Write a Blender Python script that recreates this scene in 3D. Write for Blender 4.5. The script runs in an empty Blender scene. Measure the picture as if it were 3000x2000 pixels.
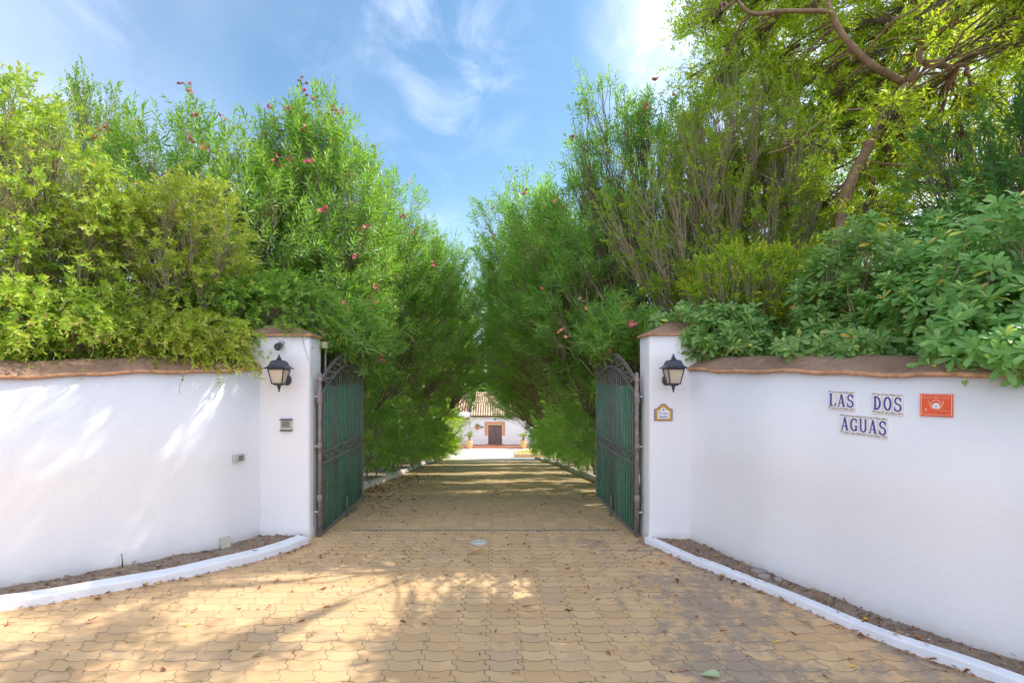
import bpy, math, random
import numpy as np
from mathutils import Vector, Matrix

# ------------------------------------------------------------------ camera, world, sun, exposure
scene = bpy.context.scene
COL = scene.collection
F = 1420.0            # focal length in photo pixels (3000 wide)
CX, CY, EYE = 1450.0, 1112.0, 1.7

cam_data = bpy.data.cameras.new('camera')
cam = bpy.data.objects.new('camera', cam_data)
COL.objects.link(cam)
cam.location = (0, 0, EYE)
cam.rotation_euler = (math.radians(90), 0, 0)
cam_data.sensor_width = 36.0
cam_data.lens = F / 3000 * 36.0
cam_data.shift_x = (1500 - CX) / 3000
cam_data.shift_y = (CY - 1000) / 3000
cam_data.clip_start = 0.05
cam_data.clip_end = 2000
scene.camera = cam

SUN_EL, SUN_AZ = math.radians(46), math.radians(14)   # azimuth measured from +X towards +Y
to_sun = Vector((math.cos(SUN_EL) * math.cos(SUN_AZ), math.cos(SUN_EL) * math.sin(SUN_AZ), math.sin(SUN_EL)))
sun_data = bpy.data.lights.new('sun', 'SUN')
sun_data.energy = 2.7
sun_data.angle = math.radians(0.3)
sun_data.color = (1.0, 0.93, 0.82)
sun = bpy.data.objects.new('sun', sun_data)
COL.objects.link(sun)
sun.rotation_euler = to_sun.to_track_quat('Z', 'Y').to_euler()

world = bpy.data.worlds.new('World')
scene.world = world
world.use_nodes = True

class G:
    """tiny node-graph helper"""
    def __init__(self, tree):
        self.t = tree
    def n(self, typ, **kw):
        nd = self.t.nodes.new(typ)
        for k, v in kw.items():
            setattr(nd, k, v)
        return nd
    def link(self, a, b):
        self.t.links.new(a, b)
    def val(self, sock, v):
        if isinstance(v, bpy.types.NodeSocket):
            self.link(v, sock)
        else:
            sock.default_value = v
    def math(self, op, a, b=None, c=None, clamp=False):
        nd = self.n('ShaderNodeMath', operation=op, use_clamp=clamp)
        for i, v in enumerate((a, b, c)):
            if v is not None:
                self.val(nd.inputs[i], v)
        return nd.outputs[0]
    def vmath(self, op, a, b=None):
        nd = self.n('ShaderNodeVectorMath', operation=op)
        self.val(nd.inputs[0], a)
        if b is not None:
            self.val(nd.inputs[1], b)
        return nd.outputs['Value'] if op in ('DOT_PRODUCT', 'LENGTH', 'DISTANCE') else nd.outputs[0]
    def rng(self, v, a, b, c=0.0, d=1.0, interp='SMOOTHSTEP'):
        nd = self.n('ShaderNodeMapRange', interpolation_type=interp)
        for i, x in enumerate((v, a, b, c, d)):
            self.val(nd.inputs[i], x)
        return nd.outputs[0]
    def noise(self, vec, scale, detail=4, rough=0.55, dist=0.0):
        nd = self.n('ShaderNodeTexNoise')
        if vec is not None:
            self.link(vec, nd.inputs['Vector'])
        nd.inputs['Scale'].default_value = scale
        nd.inputs['Detail'].default_value = detail
        nd.inputs['Roughness'].default_value = rough
        nd.inputs['Distortion'].default_value = dist
        return nd.outputs['Fac']
    def mix(self, fac, a, b, blend='MIX'):
        nd = self.n('ShaderNodeMix', data_type='RGBA', blend_type=blend)
        self.val(nd.inputs[0], fac)
        for i, v in ((6, a), (7, b)):
            if isinstance(v, tuple) and len(v) == 3:
                v = v + (1,)
            self.val(nd.inputs[i], v)
        return nd.outputs[2]
    def ramp(self, fac, stops, interp='LINEAR'):
        nd = self.n('ShaderNodeValToRGB')
        cr = nd.color_ramp
        cr.interpolation = interp
        while len(cr.elements) < len(stops):
            cr.elements.new(0.5)
        for e, (p, c) in zip(cr.elements, stops):
            e.position = p
            e.color = tuple(c) + (1,)
        self.link(fac, nd.inputs[0])
        return nd.outputs[0]
    def bump(self, h, strength=0.3, dist=0.01):
        nd = self.n('ShaderNodeBump')
        nd.inputs['Strength'].default_value = strength
        nd.inputs['Distance'].default_value = dist
        self.link(h, nd.inputs['Height'])
        return nd.outputs[0]

g = G(world.node_tree)
world.node_tree.nodes.clear()
SKY_STRENGTH = 0.15
sky = g.n('ShaderNodeTexSky', sky_type='NISHITA')
sky.sun_disc = False
sky.sun_elevation = SUN_EL
sky.sun_rotation = math.pi / 2 - SUN_AZ
sky.air_density = 1.0
sky.dust_density = 0.6
sky.ozone_density = 1.3
tc = g.n('ShaderNodeTexCoord')
d = g.vmath('NORMALIZE', tc.outputs['Generated'])
sx = g.n('ShaderNodeSeparateXYZ'); g.link(d, sx.inputs[0])
zz = g.math('ADD', g.math('MAXIMUM', sx.outputs[2], 0.0), 0.18)
comb = g.n('ShaderNodeCombineXYZ')
g.link(g.math('DIVIDE', sx.outputs[0], zz), comb.inputs[0])
g.link(g.math('MULTIPLY', g.math('DIVIDE', sx.outputs[1], zz), 0.75), comb.inputs[1])
c1 = g.noise(comb.outputs[0], 1.6, 8, 0.66, 1.6)
c2 = g.noise(comb.outputs[0], 4.2, 6, 0.6, 0.6)
c3 = g.noise(comb.outputs[0], 0.8, 4, 0.5, 0.4)
wisp = g.math('MULTIPLY', g.rng(c1, 0.47, 0.72), g.rng(c2, 0.32, 0.68))
def blob(px, py, r0, r1):
    v = Vector(((px - CX) / F, 1, (CY - py) / F)).normalized()
    dp = g.vmath('DOT_PRODUCT', d, tuple(v))
    return g.rng(dp, math.cos(math.radians(r1)), math.cos(math.radians(r0)))
cloud = g.math('MAXIMUM', g.math('MULTIPLY', blob(2230, 0, 1, 17), g.rng(g.math('ADD', g.math('MULTIPLY', c2, 0.5), g.math('MULTIPLY', c1, 0.6)), 0.34, 0.66)), g.math('MULTIPLY', blob(2900, 150, 6, 28), 0.8))
cloud2 = g.math('MULTIPLY', blob(1330, 170, 1, 11), g.rng(c2, 0.42, 0.72))
veil = g.math('MULTIPLY', blob(330, 200, 3, 26), g.rng(c3, 0.34, 0.72))
low = g.rng(sx.outputs[2], 0.0, 0.40, 0.60, 0.0)
tot = g.math('ADD', g.math('MULTIPLY', wisp, 0.26), cloud)
tot = g.math('ADD', tot, g.math('MULTIPLY', cloud2, 0.33))
tot = g.math('ADD', tot, g.math('MULTIPLY', veil, 0.45))
tot = g.math('ADD', tot, low, clamp=True)
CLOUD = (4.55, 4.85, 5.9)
behind = g.math('MULTIPLY', g.rng(sx.outputs[1], 0.10, -0.35), g.rng(c1, 0.25, 0.55, 0.45, 1.0))  # added cloud bank behind the camera, out of view, brightens the shaded walls
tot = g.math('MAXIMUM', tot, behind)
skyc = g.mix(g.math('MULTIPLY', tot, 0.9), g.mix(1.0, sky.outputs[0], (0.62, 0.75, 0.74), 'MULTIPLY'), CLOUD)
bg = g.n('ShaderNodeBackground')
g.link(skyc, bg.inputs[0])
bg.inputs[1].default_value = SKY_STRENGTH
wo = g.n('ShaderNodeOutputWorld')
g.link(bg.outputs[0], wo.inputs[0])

vs = scene.view_settings
vs.view_transform = 'Standard'
vs.look = 'None'
vs.gamma = 1
vs.exposure = 1.17
cy = scene.cycles
cy.use_adaptive_sampling = True
cy.adaptive_threshold = 0.03
cy.adaptive_min_samples = 16
cy.use_denoising = True
cy.max_bounces = 8
cy.diffuse_bounces = 5
cy.glossy_bounces = 2
cy.transmission_bounces = 6
cy.transparent_max_bounces = 4
cy.caustics_reflective = False
cy.caustics_refractive = False
cy.sample_clamp_indirect = 8

RNG = np.random.default_rng(11)
random.seed(5)

# ------------------------------------------------------------------ general helpers
def tag(o, label=None, cat=None, group=None, kind=None):
    if label: o['label'] = label
    if cat: o['category'] = cat
    if group: o['group'] = group
    if kind: o['kind'] = kind
    return o

def empty(name, loc, label=None, cat=None, group=None, rz=0.0):
    o = bpy.data.objects.new(name, None)
    COL.objects.link(o)
    o.empty_display_size = 0.1
    o.location = loc
    o.rotation_euler = (0, 0, rz)
    tag(o, label, cat, group)
    return o

class MB:
    """mesh builder in world (or local) space"""
    def __init__(self):
        self.v, self.f, self.m, self.s = [], [], [], []
    def add(self, vs_, fs, mi=0, smooth=False):
        b = len(self.v)
        self.v += [tuple(p) for p in vs_]
        for q in fs:
            self.f.append(tuple(b + i for i in q))
            self.m.append(mi); self.s.append(smooth)
    def box(self, c, s, rz=0.0, mi=0, M=None):
        x, y, z = s[0] / 2, s[1] / 2, s[2] / 2
        P = [Vector((i, j, k)) for k in (-z, z) for j in (-y, y) for i in (-x, x)]
        R = Matrix.Rotation(rz, 3, 'Z') if M is None else M
        P = [R @ p + Vector(c) for p in P]
        self.add(P, [(0, 2, 3, 1), (4, 5, 7, 6), (0, 1, 5, 4), (2, 6, 7, 3), (0, 4, 6, 2), (1, 3, 7, 5)], mi)
    def loft(self, rings, mi=0, smooth=True, cap=True, closed=True):
        n = len(rings[0]); b = len(self.v)
        for r in rings: self.v += [tuple(p) for p in r]
        for i in range(len(rings) - 1):
            for j in range(n if closed else n - 1):
                k = (j + 1) % n
                self.f.append((b + i * n + j, b + i * n + k, b + (i + 1) * n + k, b + (i + 1) * n + j))
                self.m.append(mi); self.s.append(smooth)
        if cap and closed:
            self.f.append(tuple(b + j for j in reversed(range(n)))); self.m.append(mi); self.s.append(False)
            e = b + (len(rings) - 1) * n
            self.f.append(tuple(e + j for j in range(n))); self.m.append(mi); self.s.append(False)
    def tube(self, pts, r, seg=8, mi=0, smooth=True):
        pts = [Vector(p) for p in pts]
        rs = r if isinstance(r, (list, tuple)) else [r] * len(pts)
        rings = []
        up = Vector((0, 0, 1))
        u = None
        for i, p in enumerate(pts):
            t = (pts[min(i + 1, len(pts) - 1)] - pts[max(i - 1, 0)]).normalized()
            if u is None:
                a = up if abs(t.dot(up)) < 0.95 else Vector((1, 0, 0))
                u = t.cross(a).normalized()
            u = (u - t * u.dot(t)).normalized(); w = t.cross(u)
            rings.append([p + (u * math.cos(k) + w * math.sin(k)) * rs[i] for k in [2 * math.pi * q / seg for q in range(seg)]])
        self.loft(rings, mi, smooth)
    def lathe(self, c, prof, seg=16, mi=0, smooth=True, rot0=0.0):
        c = Vector(c)
        rings = [[c + Vector((r * math.cos(a), r * math.sin(a), z)) for a in [rot0 + 2 * math.pi * q / seg for q in range(seg)]] for r, z in prof]
        self.loft(rings, mi, smooth)
    def build(self, name, mats, parent=None, local=False):
        me = bpy.data.meshes.new(name)
        me.from_pydata(self.v, [], self.f)
        for m in (mats if isinstance(mats, (list, tuple)) else [mats]): me.materials.append(m)
        me.polygons.foreach_set('material_index', self.m)
        me.polygons.foreach_set('use_smooth', self.s)
        me.validate(); me.update()
        o = bpy.data.objects.new(name, me)
        COL.objects.link(o)
        if parent is not None:
            o.parent = parent
            if not local:
                M = Matrix.Translation(parent.location) @ Matrix.Rotation(parent.rotation_euler[2], 4, 'Z')
                me.transform(M.inverted())
        return o

def np_mesh(name, V, T, mat, parent=None, rnd=None, smooth=False):
    """V (n,3) in parent's local space, T (m,k) polygons of k corners"""
    me = bpy.data.meshes.new(name)
    n, (m, k) = len(V), T.shape
    me.vertices.add(n); me.vertices.foreach_set('co', V.astype(np.float32).ravel())
    me.loops.add(m * k); me.loops.foreach_set('vertex_index', T.astype(np.int32).ravel())
    me.polygons.add(m)
    me.polygons.foreach_set('loop_start', np.arange(0, m * k, k, dtype=np.int32))
    me.polygons.foreach_set('loop_total', np.full(m, k, dtype=np.int32))
    if smooth: me.polygons.foreach_set('use_smooth', np.ones(m, dtype=bool))
    if rnd is not None:
        at = me.attributes.new('rnd', 'FLOAT', 'FACE')
        at.data.foreach_set('value', rnd.astype(np.float32))
    me.materials.append(mat)
    me.update(calc_edges=True)
    o = bpy.data.objects.new(name, me)
    COL.objects.link(o)
    if parent is not None: o.parent = parent
    return o

def smoothpath(pts, n=8):
    """Catmull-Rom through 2-D/3-D points"""
    P = [Vector(p) for p in pts]
    P = [P[0] * 2 - P[1]] + P + [P[-1] * 2 - P[-2]]
    out = []
    for i in range(1, len(P) - 2):
        for k in range(n):
            t = k / n
            a, b, c, e = P[i - 1], P[i], P[i + 1], P[i + 2]
            out.append(0.5 * ((2 * b) + (c - a) * t + (2 * a - 5 * b + 4 * c - e) * t * t + (3 * b - a - 3 * c + e) * t ** 3))
    out.append(P[-2])
    return out

def gz(x, y):
    """ground height: level forecourt, drive falling to a level court by the house"""
    if y < 5.3: return 0.0
    t = y - 5.3
    if t < 1.0: return -0.065 * t * t
    z = -0.065 - 0.13 * (t - 1.0)
    lim = -5.38
    if z < lim + 0.4:
        q = (lim + 0.4 - z)
        z = lim + 0.4 * math.exp(-q / 0.4)
    return z

def at(px, py, Y):
    return Vector(((px - CX) / F * Y, Y, EYE - (py - CY) / F * Y))

# ------------------------------------------------------------------ materials
def new_mat(name):
    m = bpy.data.materials.new(name)
    m.use_nodes = True
    m.node_tree.nodes.clear()
    gg = G(m.node_tree)
    out = gg.n('ShaderNodeOutputMaterial')
    bs = gg.n('ShaderNodeBsdfPrincipled')
    gg.link(bs.outputs[0], out.inputs[0])
    return m, gg, bs, out

def simple(name, col, rough=0.6, metal=0.0, nscale=20, var=0.12, bump=0.0, spec=0.4):
    m, gg, bs, _ = new_mat(name)
    t = gg.n('ShaderNodeTexCoord')
    nz = gg.noise(t.outputs['Object'], nscale, 5, 0.6)
    a = tuple(c * (1 - var) for c in col); b = tuple(min(1, c * (1 + var)) for c in col)
    gg.link(gg.ramp(nz, [(0.3, a), (0.7, b)]), bs.inputs['Base Color'])
    bs.inputs['Roughness'].default_value = rough
    bs.inputs['Metallic'].default_value = metal
    bs.inputs['Specular IOR Level'].default_value = spec
    if bump: gg.link(gg.bump(nz, bump, 0.01), bs.inputs['Normal'])
    return m

def m_wall():
    m, gg, bs, _ = new_mat('white_plaster')
    t = gg.n('ShaderNodeTexCoord'); o = t.outputs['Object']
    big = gg.noise(o, 0.9, 4, 0.55)
    mid = gg.noise(o, 7, 4, 0.6)
    fine = gg.noise(o, 90, 3, 0.6)
    c = gg.ramp(big, [(0.3, (0.76, 0.765, 0.79)), (0.7, (0.83, 0.82, 0.82))])
    mp = gg.n('ShaderNodeMapping'); gg.link(o, mp.inputs[0]); mp.inputs['Scale'].default_value = (9, 9, 0.7)
    streak = gg.rng(gg.noise(mp.outputs[0], 1.0, 5, 0.7), 0.60, 0.80)
    c = gg.mix(gg.math('MULTIPLY', streak, 0.16), c, (0.52, 0.50, 0.46))
    sp = gg.n('ShaderNodeSeparateXYZ'); gg.link(o, sp.inputs[0])
    foot = gg.math('MULTIPLY', gg.rng(gg.math('ADD', sp.outputs[2], gg.math('MULTIPLY', mid, 0.12)), 0.20, 0.10), 0.35)
    c = gg.mix(foot, c, (0.50, 0.44, 0.36))
    gg.link(c, bs.inputs['Base Color'])
    bs.inputs['Roughness'].default_value = 0.85
    bs.inputs['Specular IOR Level'].default_value = 0.2
    h = gg.math('ADD', gg.math('MULTIPLY', mid, 1.0), gg.math('MULTIPLY', fine, 0.12))
    gg.link(gg.bump(h, 0.35, 0.02), bs.inputs['Normal'])
    return m

def m_paver():
    m, gg, bs, _ = new_mat('clay_pavers')
    t = gg.n('ShaderNodeTexCoord'); o = t.outputs['Object']
    warp = gg.n('ShaderNodeTexNoise'); gg.link(o, warp.inputs['Vector'])
    warp.inputs['Scale'].default_value = 2.2
    w = gg.vmath('SCALE', gg.vmath('SUBTRACT', warp.outputs['Color'], (0.5, 0.5, 0.5)))
    w.node.inputs['Scale'].default_value = 0.018
    o2 = gg.vmath('ADD', o, w)
    sp = gg.n('ShaderNodeSeparateXYZ'); gg.link(o2, sp.inputs[0])
    u0 = gg.math('DIVIDE', sp.outputs[0], 0.2)
    v0 = gg.math('DIVIDE', sp.outputs[1], 0.105)
    s = gg.math('SINE', gg.math('MULTIPLY', u0, 2 * math.pi))
    s = gg.math('MINIMUM', gg.math('MAXIMUM', gg.math('MULTIPLY', s, 1.7), -1.0), 1.0)
    v = gg.math('ADD', v0, gg.math('MULTIPLY', s, 0.085))
    fv = gg.math('FRACT', v)
    j = gg.math('MINIMUM', gg.math('MAXIMUM', gg.math('MULTIPLY', gg.math('SUBTRACT', fv, 0.5), 9.0), -1.0), 1.0)
    u = gg.math('ADD', u0, gg.math('ADD', gg.math('MULTIPLY', j, 0.075), 0.22))
    fu = gg.math('FRACT', u)
    du = gg.math('MULTIPLY', gg.math('MINIMUM', fu, gg.math('SUBTRACT', 1.0, fu)), 0.2)
    dv = gg.math('MULTIPLY', gg.math('MINIMUM', fv, gg.math('SUBTRACT', 1.0, fv)), 0.105)
    dist = gg.math('MINIMUM', du, dv)
    jn = gg.noise(o, 14, 3, 0.6)
    width = gg.math('ADD', 0.0008, gg.math('MULTIPLY', jn, 0.0042))
    body = gg.rng(dist, gg.math('MULTIPLY', width, 0.5), gg.math('ADD', width, 0.0025))
    cid = gg.n('ShaderNodeCombineXYZ')
    gg.link(gg.math('FLOOR', u), cid.inputs[0]); gg.link(gg.math('FLOOR', v), cid.inputs[1])
    wn = gg.n('ShaderNodeTexWhiteNoise'); gg.link(cid.outputs[0], wn.inputs['Vector'])
    tone = gg.ramp(wn.outputs['Value'], [(0.0, (0.60, 0.375, 0.19)), (0.45, (0.655, 0.42, 0.215)), (0.8, (0.70, 0.46, 0.24)), (1.0, (0.58, 0.38, 0.22))])
    n1 = gg.noise(o, 1.1, 5, 0.6)
    n2 = gg.noise(o, 9, 6, 0.65)
    n3 = gg.noise(o, 60, 4, 0.6)
    tone = gg.mix(gg.math('MULTIPLY', gg.rng(n2, 0.35, 0.7), 0.22), tone, (0.46, 0.32, 0.19))
    tone = gg.mix(gg.math('MULTIPLY', gg.rng(n3, 0.5, 0.75), 0.25), tone, (0.66, 0.50, 0.33))
    # worn paving where the coloured face has gone (mostly on the right of the forecourt)
    rx = gg.rng(sp.outputs[0], -0.4, 2.4, 0.0, 0.17)
    wear = gg.rng(gg.math('ADD', gg.math('ADD', gg.math('MULTIPLY', n1, 0.5), gg.math('MULTIPLY', n2, 0.38)), rx), 0.53, 0.62)
    rxc = gg.rng(sp.outputs[0], -1.0, 1.6, 0.10, 0.78)
    wear = gg.math('MULTIPLY', wear, rxc)
    worn = gg.mix(n3, (0.26, 0.205, 0.16), (0.38, 0.305, 0.245))
    tone = gg.mix(wear, tone, worn)
    stain = gg.math('MULTIPLY', gg.rng(gg.noise(o, 2.6, 6, 0.7, 0.8), 0.56, 0.70), 0.35)
    tone = gg.mix(stain, tone, (0.33, 0.25, 0.17))
    # mossy, darker drive beyond the gate
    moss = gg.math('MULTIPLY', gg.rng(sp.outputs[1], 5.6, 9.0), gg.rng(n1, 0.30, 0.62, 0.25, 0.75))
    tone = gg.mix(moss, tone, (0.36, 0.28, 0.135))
    joint = gg.mix(n2, (0.16, 0.12, 0.085), (0.30, 0.215, 0.14))
    fill = gg.rng(gg.noise(o, 3.0, 4, 0.6), 0.40, 0.62, 0.0, 0.6)
    joint = gg.mix(fill, joint, tone)
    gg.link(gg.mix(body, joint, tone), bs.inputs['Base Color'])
    bs.inputs['Roughness'].default_value = 0.8
    bs.inputs['Specular IOR Level'].default_value = 0.25
    hh = gg.math('ADD', gg.rng(dist, 0.0, 0.011), gg.math('MULTIPLY', n3, 0.10))
    hh = gg.math('ADD', hh, gg.math('MULTIPLY', wn.outputs['Value'], 0.22))
    gg.link(gg.bump(hh, 0.35, 0.005), bs.inputs['Normal'])
    return m

def m_soil(name='garden_soil', a=(0.18, 0.135, 0.095), b=(0.36, 0.275, 0.20)):
    m, gg, bs, _ = new_mat(name)
    t = gg.n('ShaderNodeTexCoord'); o = t.outputs['Object']
    n1 = gg.noise(o, 6, 6, 0.7); n2 = gg.noise(o, 45, 5, 0.7)
    c = gg.ramp(n1, [(0.3, a), (0.7, b)])
    c = gg.mix(gg.rng(n2, 0.55, 0.7), c, tuple(x * 1.35 for x in b))
    c = gg.mix(gg.rng(n2, 0.40, 0.30), c, tuple(x * 0.6 for x in a))
    gg.link(c, bs.inputs['Base Color'])
    bs.inputs['Roughness'].default_value = 0.95
    gg.link(gg.bump(gg.math('ADD', n1, gg.math('MULTIPLY', n2, 0.6)), 0.8, 0.03), bs.inputs['Normal'])
    return m

def m_coping():
    m, gg, bs, _ = new_mat('brown_coping')
    t = gg.n('ShaderNodeTexCoord'); o = t.outputs['Object']
    n1 = gg.noise(o, 3, 6, 0.65); n2 = gg.noise(o, 28, 5, 0.65)
    c = gg.ramp(n1, [(0.28, (0.20, 0.115, 0.075)), (0.55, (0.31, 0.185, 0.12)), (0.75, (0.38, 0.24, 0.16))])
    c = gg.mix(gg.math('MULTIPLY', gg.rng(n2, 0.5, 0.72), 0.6), c, (0.17, 0.12, 0.09))
    n4 = gg.noise(o, 11, 6, 0.7, 1.0)
    c = gg.mix(gg.math('MULTIPLY', gg.rng(n4, 0.56, 0.66), 0.55), c, (0.46, 0.33, 0.24))
    c = gg.mix(gg.math('MULTIPLY', gg.rng(n4, 0.40, 0.32), 0.7), c, (0.12, 0.085, 0.06))
    gg.link(c, bs.inputs['Base Color'])
    bs.inputs['Roughness'].default_value = 0.85
    gg.link(gg.bump(gg.math('ADD', n1, gg.math('MULTIPLY', n2, 0.5)), 0.5, 0.02), bs.inputs['Normal'])
    return m

def m_leaf(name, stops, trans=(0.35, 0.5, 0.06), tf=0.38, rough=0.42, spec=0.45):
    m, gg, bs, out = new_mat(name)
    a = gg.n('ShaderNodeAttribute', attribute_name='rnd')
    oi = gg.n('ShaderNodeObjectInfo')
    c = gg.ramp(a.outputs['Fac'], stops)
    hv = gg.n('ShaderNodeHueSaturation'); gg.link(c, hv.inputs['Color'])
    gg.link(gg.math('ADD', 0.85, gg.math('MULTIPLY', oi.outputs['Random'], 0.3)), hv.inputs['Value'])
    gg.link(gg.math('ADD', 0.485, gg.math('MULTIPLY', oi.outputs['Random'], 0.02)), hv.inputs['Hue'])
    c = hv.outputs[0]
    gg.link(c, bs.inputs['Base Color'])
    bs.inputs['Roughness'].default_value = rough
    bs.inputs['Specular IOR Level'].default_value = spec
    tr = gg.n('ShaderNodeBsdfTranslucent')
    tcx = gg.mix(0.55, c, trans)
    tcx = gg.mix(1.0, tcx, (1.5, 1.5, 1.2), 'MULTIPLY')
    gg.link(tcx, tr.inputs[0])
    mx = gg.n('ShaderNodeMixShader'); mx.inputs[0].default_value = tf
    gg.link(bs.outputs[0], mx.inputs[1]); gg.link(tr.outputs[0], mx.inputs[2])
    gg.link(mx.outputs[0], out.inputs[0])
    return m

M = {}
M['wall'] = m_wall()
M['paver'] = m_paver()
M['soil'] = m_soil()
M['earth'] = m_soil('earth', (0.16, 0.12, 0.07), (0.30, 0.23, 0.14))
M['coping'] = m_coping()
M['coping_edge'] = simple('terracotta_edge', (0.50, 0.27, 0.15), 0.8, nscale=14, var=0.3, bump=0.3)
M['kerb'] = simple('kerb_whitewash', (0.78, 0.79, 0.83), 0.8, nscale=5, var=0.07, bump=0.15)
M['stone_white'] = simple('whitewashed_stone', (0.55, 0.50, 0.43), 0.85, nscale=9, var=0.35, bump=0.5)
M['kerb_old'] = simple('weathered_concrete', (0.42, 0.38, 0.28), 0.85, nscale=6, var=0.25, bump=0.3)
M['iron'] = simple('grey_painted_iron', (0.22, 0.21, 0.20), 0.5, 0.3, nscale=30, var=0.35, bump=0.1)
M['iron_rust'] = simple('rusty_hinge_tube', (0.27, 0.225, 0.20), 0.6, 0.2, nscale=14, var=0.4, bump=0.15)
M['lamp_iron'] = simple('dark_grey_lantern_metal', (0.055, 0.06, 0.075), 0.42, 0.4, nscale=30, var=0.15)
M['frost'] = simple('frosted_lantern_glass', (0.58, 0.50, 0.38), 0.35, nscale=8, var=0.10, spec=0.6)
M['cream'] = simple('cream_plastic', (0.50, 0.45, 0.36), 0.5, nscale=20, var=0.08)
M['greyplastic'] = simple('grey_plastic', (0.27, 0.26, 0.25), 0.5, nscale=30, var=0.1)
M['dark'] = simple('dark_rubber', (0.03, 0.03, 0.032), 0.5, nscale=30, var=0.2)
M['greybox'] = simple('pale_grey_plastic', (0.46, 0.46, 0.46), 0.4, nscale=20, var=0.1)
M['tile_white'] = simple('glazed_white_tile', (0.74, 0.74, 0.77), 0.22, nscale=30, var=0.05, spec=0.6)
M['ink_blue'] = simple('cobalt_glaze', (0.05, 0.045, 0.27), 0.3, nscale=30, var=0.15, spec=0.6)
M['tile_green'] = simple('green_border_glaze', (0.16, 0.23, 0.18), 0.3, nscale=30, var=0.2)
M['tile_rust'] = simple('rust_border_glaze', (0.62, 0.36, 0.24), 0.3, nscale=30, var=0.2)
M['tile_ochre'] = simple('ochre_glaze', (0.56, 0.30, 0.06), 0.3, nscale=60, var=0.25, spec=0.6)
M['tile_brown'] = simple('brown_glaze', (0.12, 0.07, 0.06), 0.3, nscale=30, var=0.2)
M['sign_red'] = simple('orange_red_enamel', (0.72, 0.09, 0.025), 0.35, nscale=20, var=0.08)
M['sign_pink'] = simple('pale_salmon_print', (0.85, 0.50, 0.38), 0.4, nscale=20, var=0.05)
M['terracotta'] = simple('terracotta_floor', (0.42, 0.17, 0.10), 0.7, nscale=5, var=0.2, bump=0.2)
M['terracotta_paint'] = simple('terracotta_paint', (0.62, 0.30, 0.19), 0.8, nscale=4, var=0.1)
M['buff'] = simple('buff_trim', (0.75, 0.52, 0.30), 0.7, nscale=4, var=0.1)
M['roof_tile'] = simple('sunbaked_roof_tile', (0.70, 0.50, 0.32), 0.85, nscale=3.5, var=0.35, bump=0.3)
M['roof_channel'] = simple('dark_roof_channel', (0.16, 0.085, 0.055), 0.9, nscale=3.5, var=0.3)
M['door_wood'] = simple('dark_door_wood', (0.16, 0.105, 0.09), 0.55, nscale=5, var=0.2)
M['pot'] = simple('pale_clay_pot', (0.72, 0.45, 0.20), 0.8, nscale=5, var=0.15)
M['pot_red'] = simple('red_clay_pot', (0.55, 0.22, 0.11), 0.8, nscale=5, var=0.15)
M['court'] = simple('pale_court_paving', (0.62, 0.54, 0.46), 0.85, nscale=1.2, var=0.12, bump=0.2)
M['bark'] = simple('grey_brown_bark', (0.27, 0.205, 0.145), 0.9, nscale=14, var=0.4, bump=0.6)
M['twig'] = simple('pale_twig', (0.33, 0.28, 0.19), 0.8, nscale=12, var=0.35)
M['twig_dark'] = simple('dark_twig', (0.19, 0.145, 0.11), 0.8, nscale=12, var=0.35)
M['bark_tree'] = simple('brown_tree_bark', (0.30, 0.195, 0.13), 0.9, nscale=10, var=0.4, bump=0.7)
M['slab'] = simple('buff_stone_slab', (0.50, 0.47, 0.38), 0.8, nscale=15, var=0.12, bump=0.2)
M['slab_grey'] = simple('grey_stone_flake', (0.34, 0.30, 0.28), 0.8, nscale=15, var=0.2, bump=0.3)
M['cover'] = simple('pale_metal_cover', (0.50, 0.48, 0.45), 0.55, nscale=15, var=0.12)
M['petal'] = simple('pink_petals', (0.90, 0.16, 0.26), 0.6, nscale=30, var=0.3)
M['petal_dry'] = simple('faded_petals', (0.62, 0.24, 0.16), 0.7, nscale=30, var=0.3)

M['oleander'] = m_leaf('oleander_leaf', [(0, (0.07, 0.165, 0.035)), (0.35, (0.125, 0.27, 0.045)), (0.75, (0.21, 0.38, 0.065)), (0.93, (0.33, 0.48, 0.12)), (0.965, (0.62, 0.52, 0.10)), (1, (0.45, 0.24, 0.10))], trans=(0.35, 0.62, 0.06), tf=0.40, rough=0.33, spec=0.6)
M['oleander_cool'] = m_leaf('oleander_leaf_cool', [(0, (0.10, 0.22, 0.055)), (0.4, (0.165, 0.34, 0.075)), (0.8, (0.25, 0.45, 0.095)), (0.95, (0.32, 0.52, 0.13)), (1, (0.65, 0.52, 0.10))], trans=(0.38, 0.68, 0.08), tf=0.45, rough=0.35, spec=0.6)
M['jasmine'] = m_leaf('yellow_green_leaf', [(0, (0.095, 0.22, 0.025)), (0.35, (0.205, 0.38, 0.04)), (0.7, (0.37, 0.51, 0.07)), (0.9, (0.56, 0.60, 0.16)), (0.95, (0.60, 0.48, 0.22)), (1, (0.42, 0.22, 0.10))], trans=(0.6, 0.65, 0.06), tf=0.38, rough=0.36, spec=0.55)
M['smallleaf'] = m_leaf('small_green_leaf', [(0, (0.09, 0.21, 0.045)), (0.5, (0.16, 0.33, 0.06)), (1, (0.26, 0.45, 0.08))], tf=0.48)
M['yellowleaf'] = m_leaf('yellowing_leaf', [(0, (0.09, 0.25, 0.03)), (0.5, (0.20, 0.40, 0.04)), (0.75, (0.42, 0.52, 0.05)), (0.9, (0.66, 0.60, 0.05)), (1, (0.60, 0.36, 0.09))], trans=(0.55, 0.7, 0.05), tf=0.5)
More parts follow.
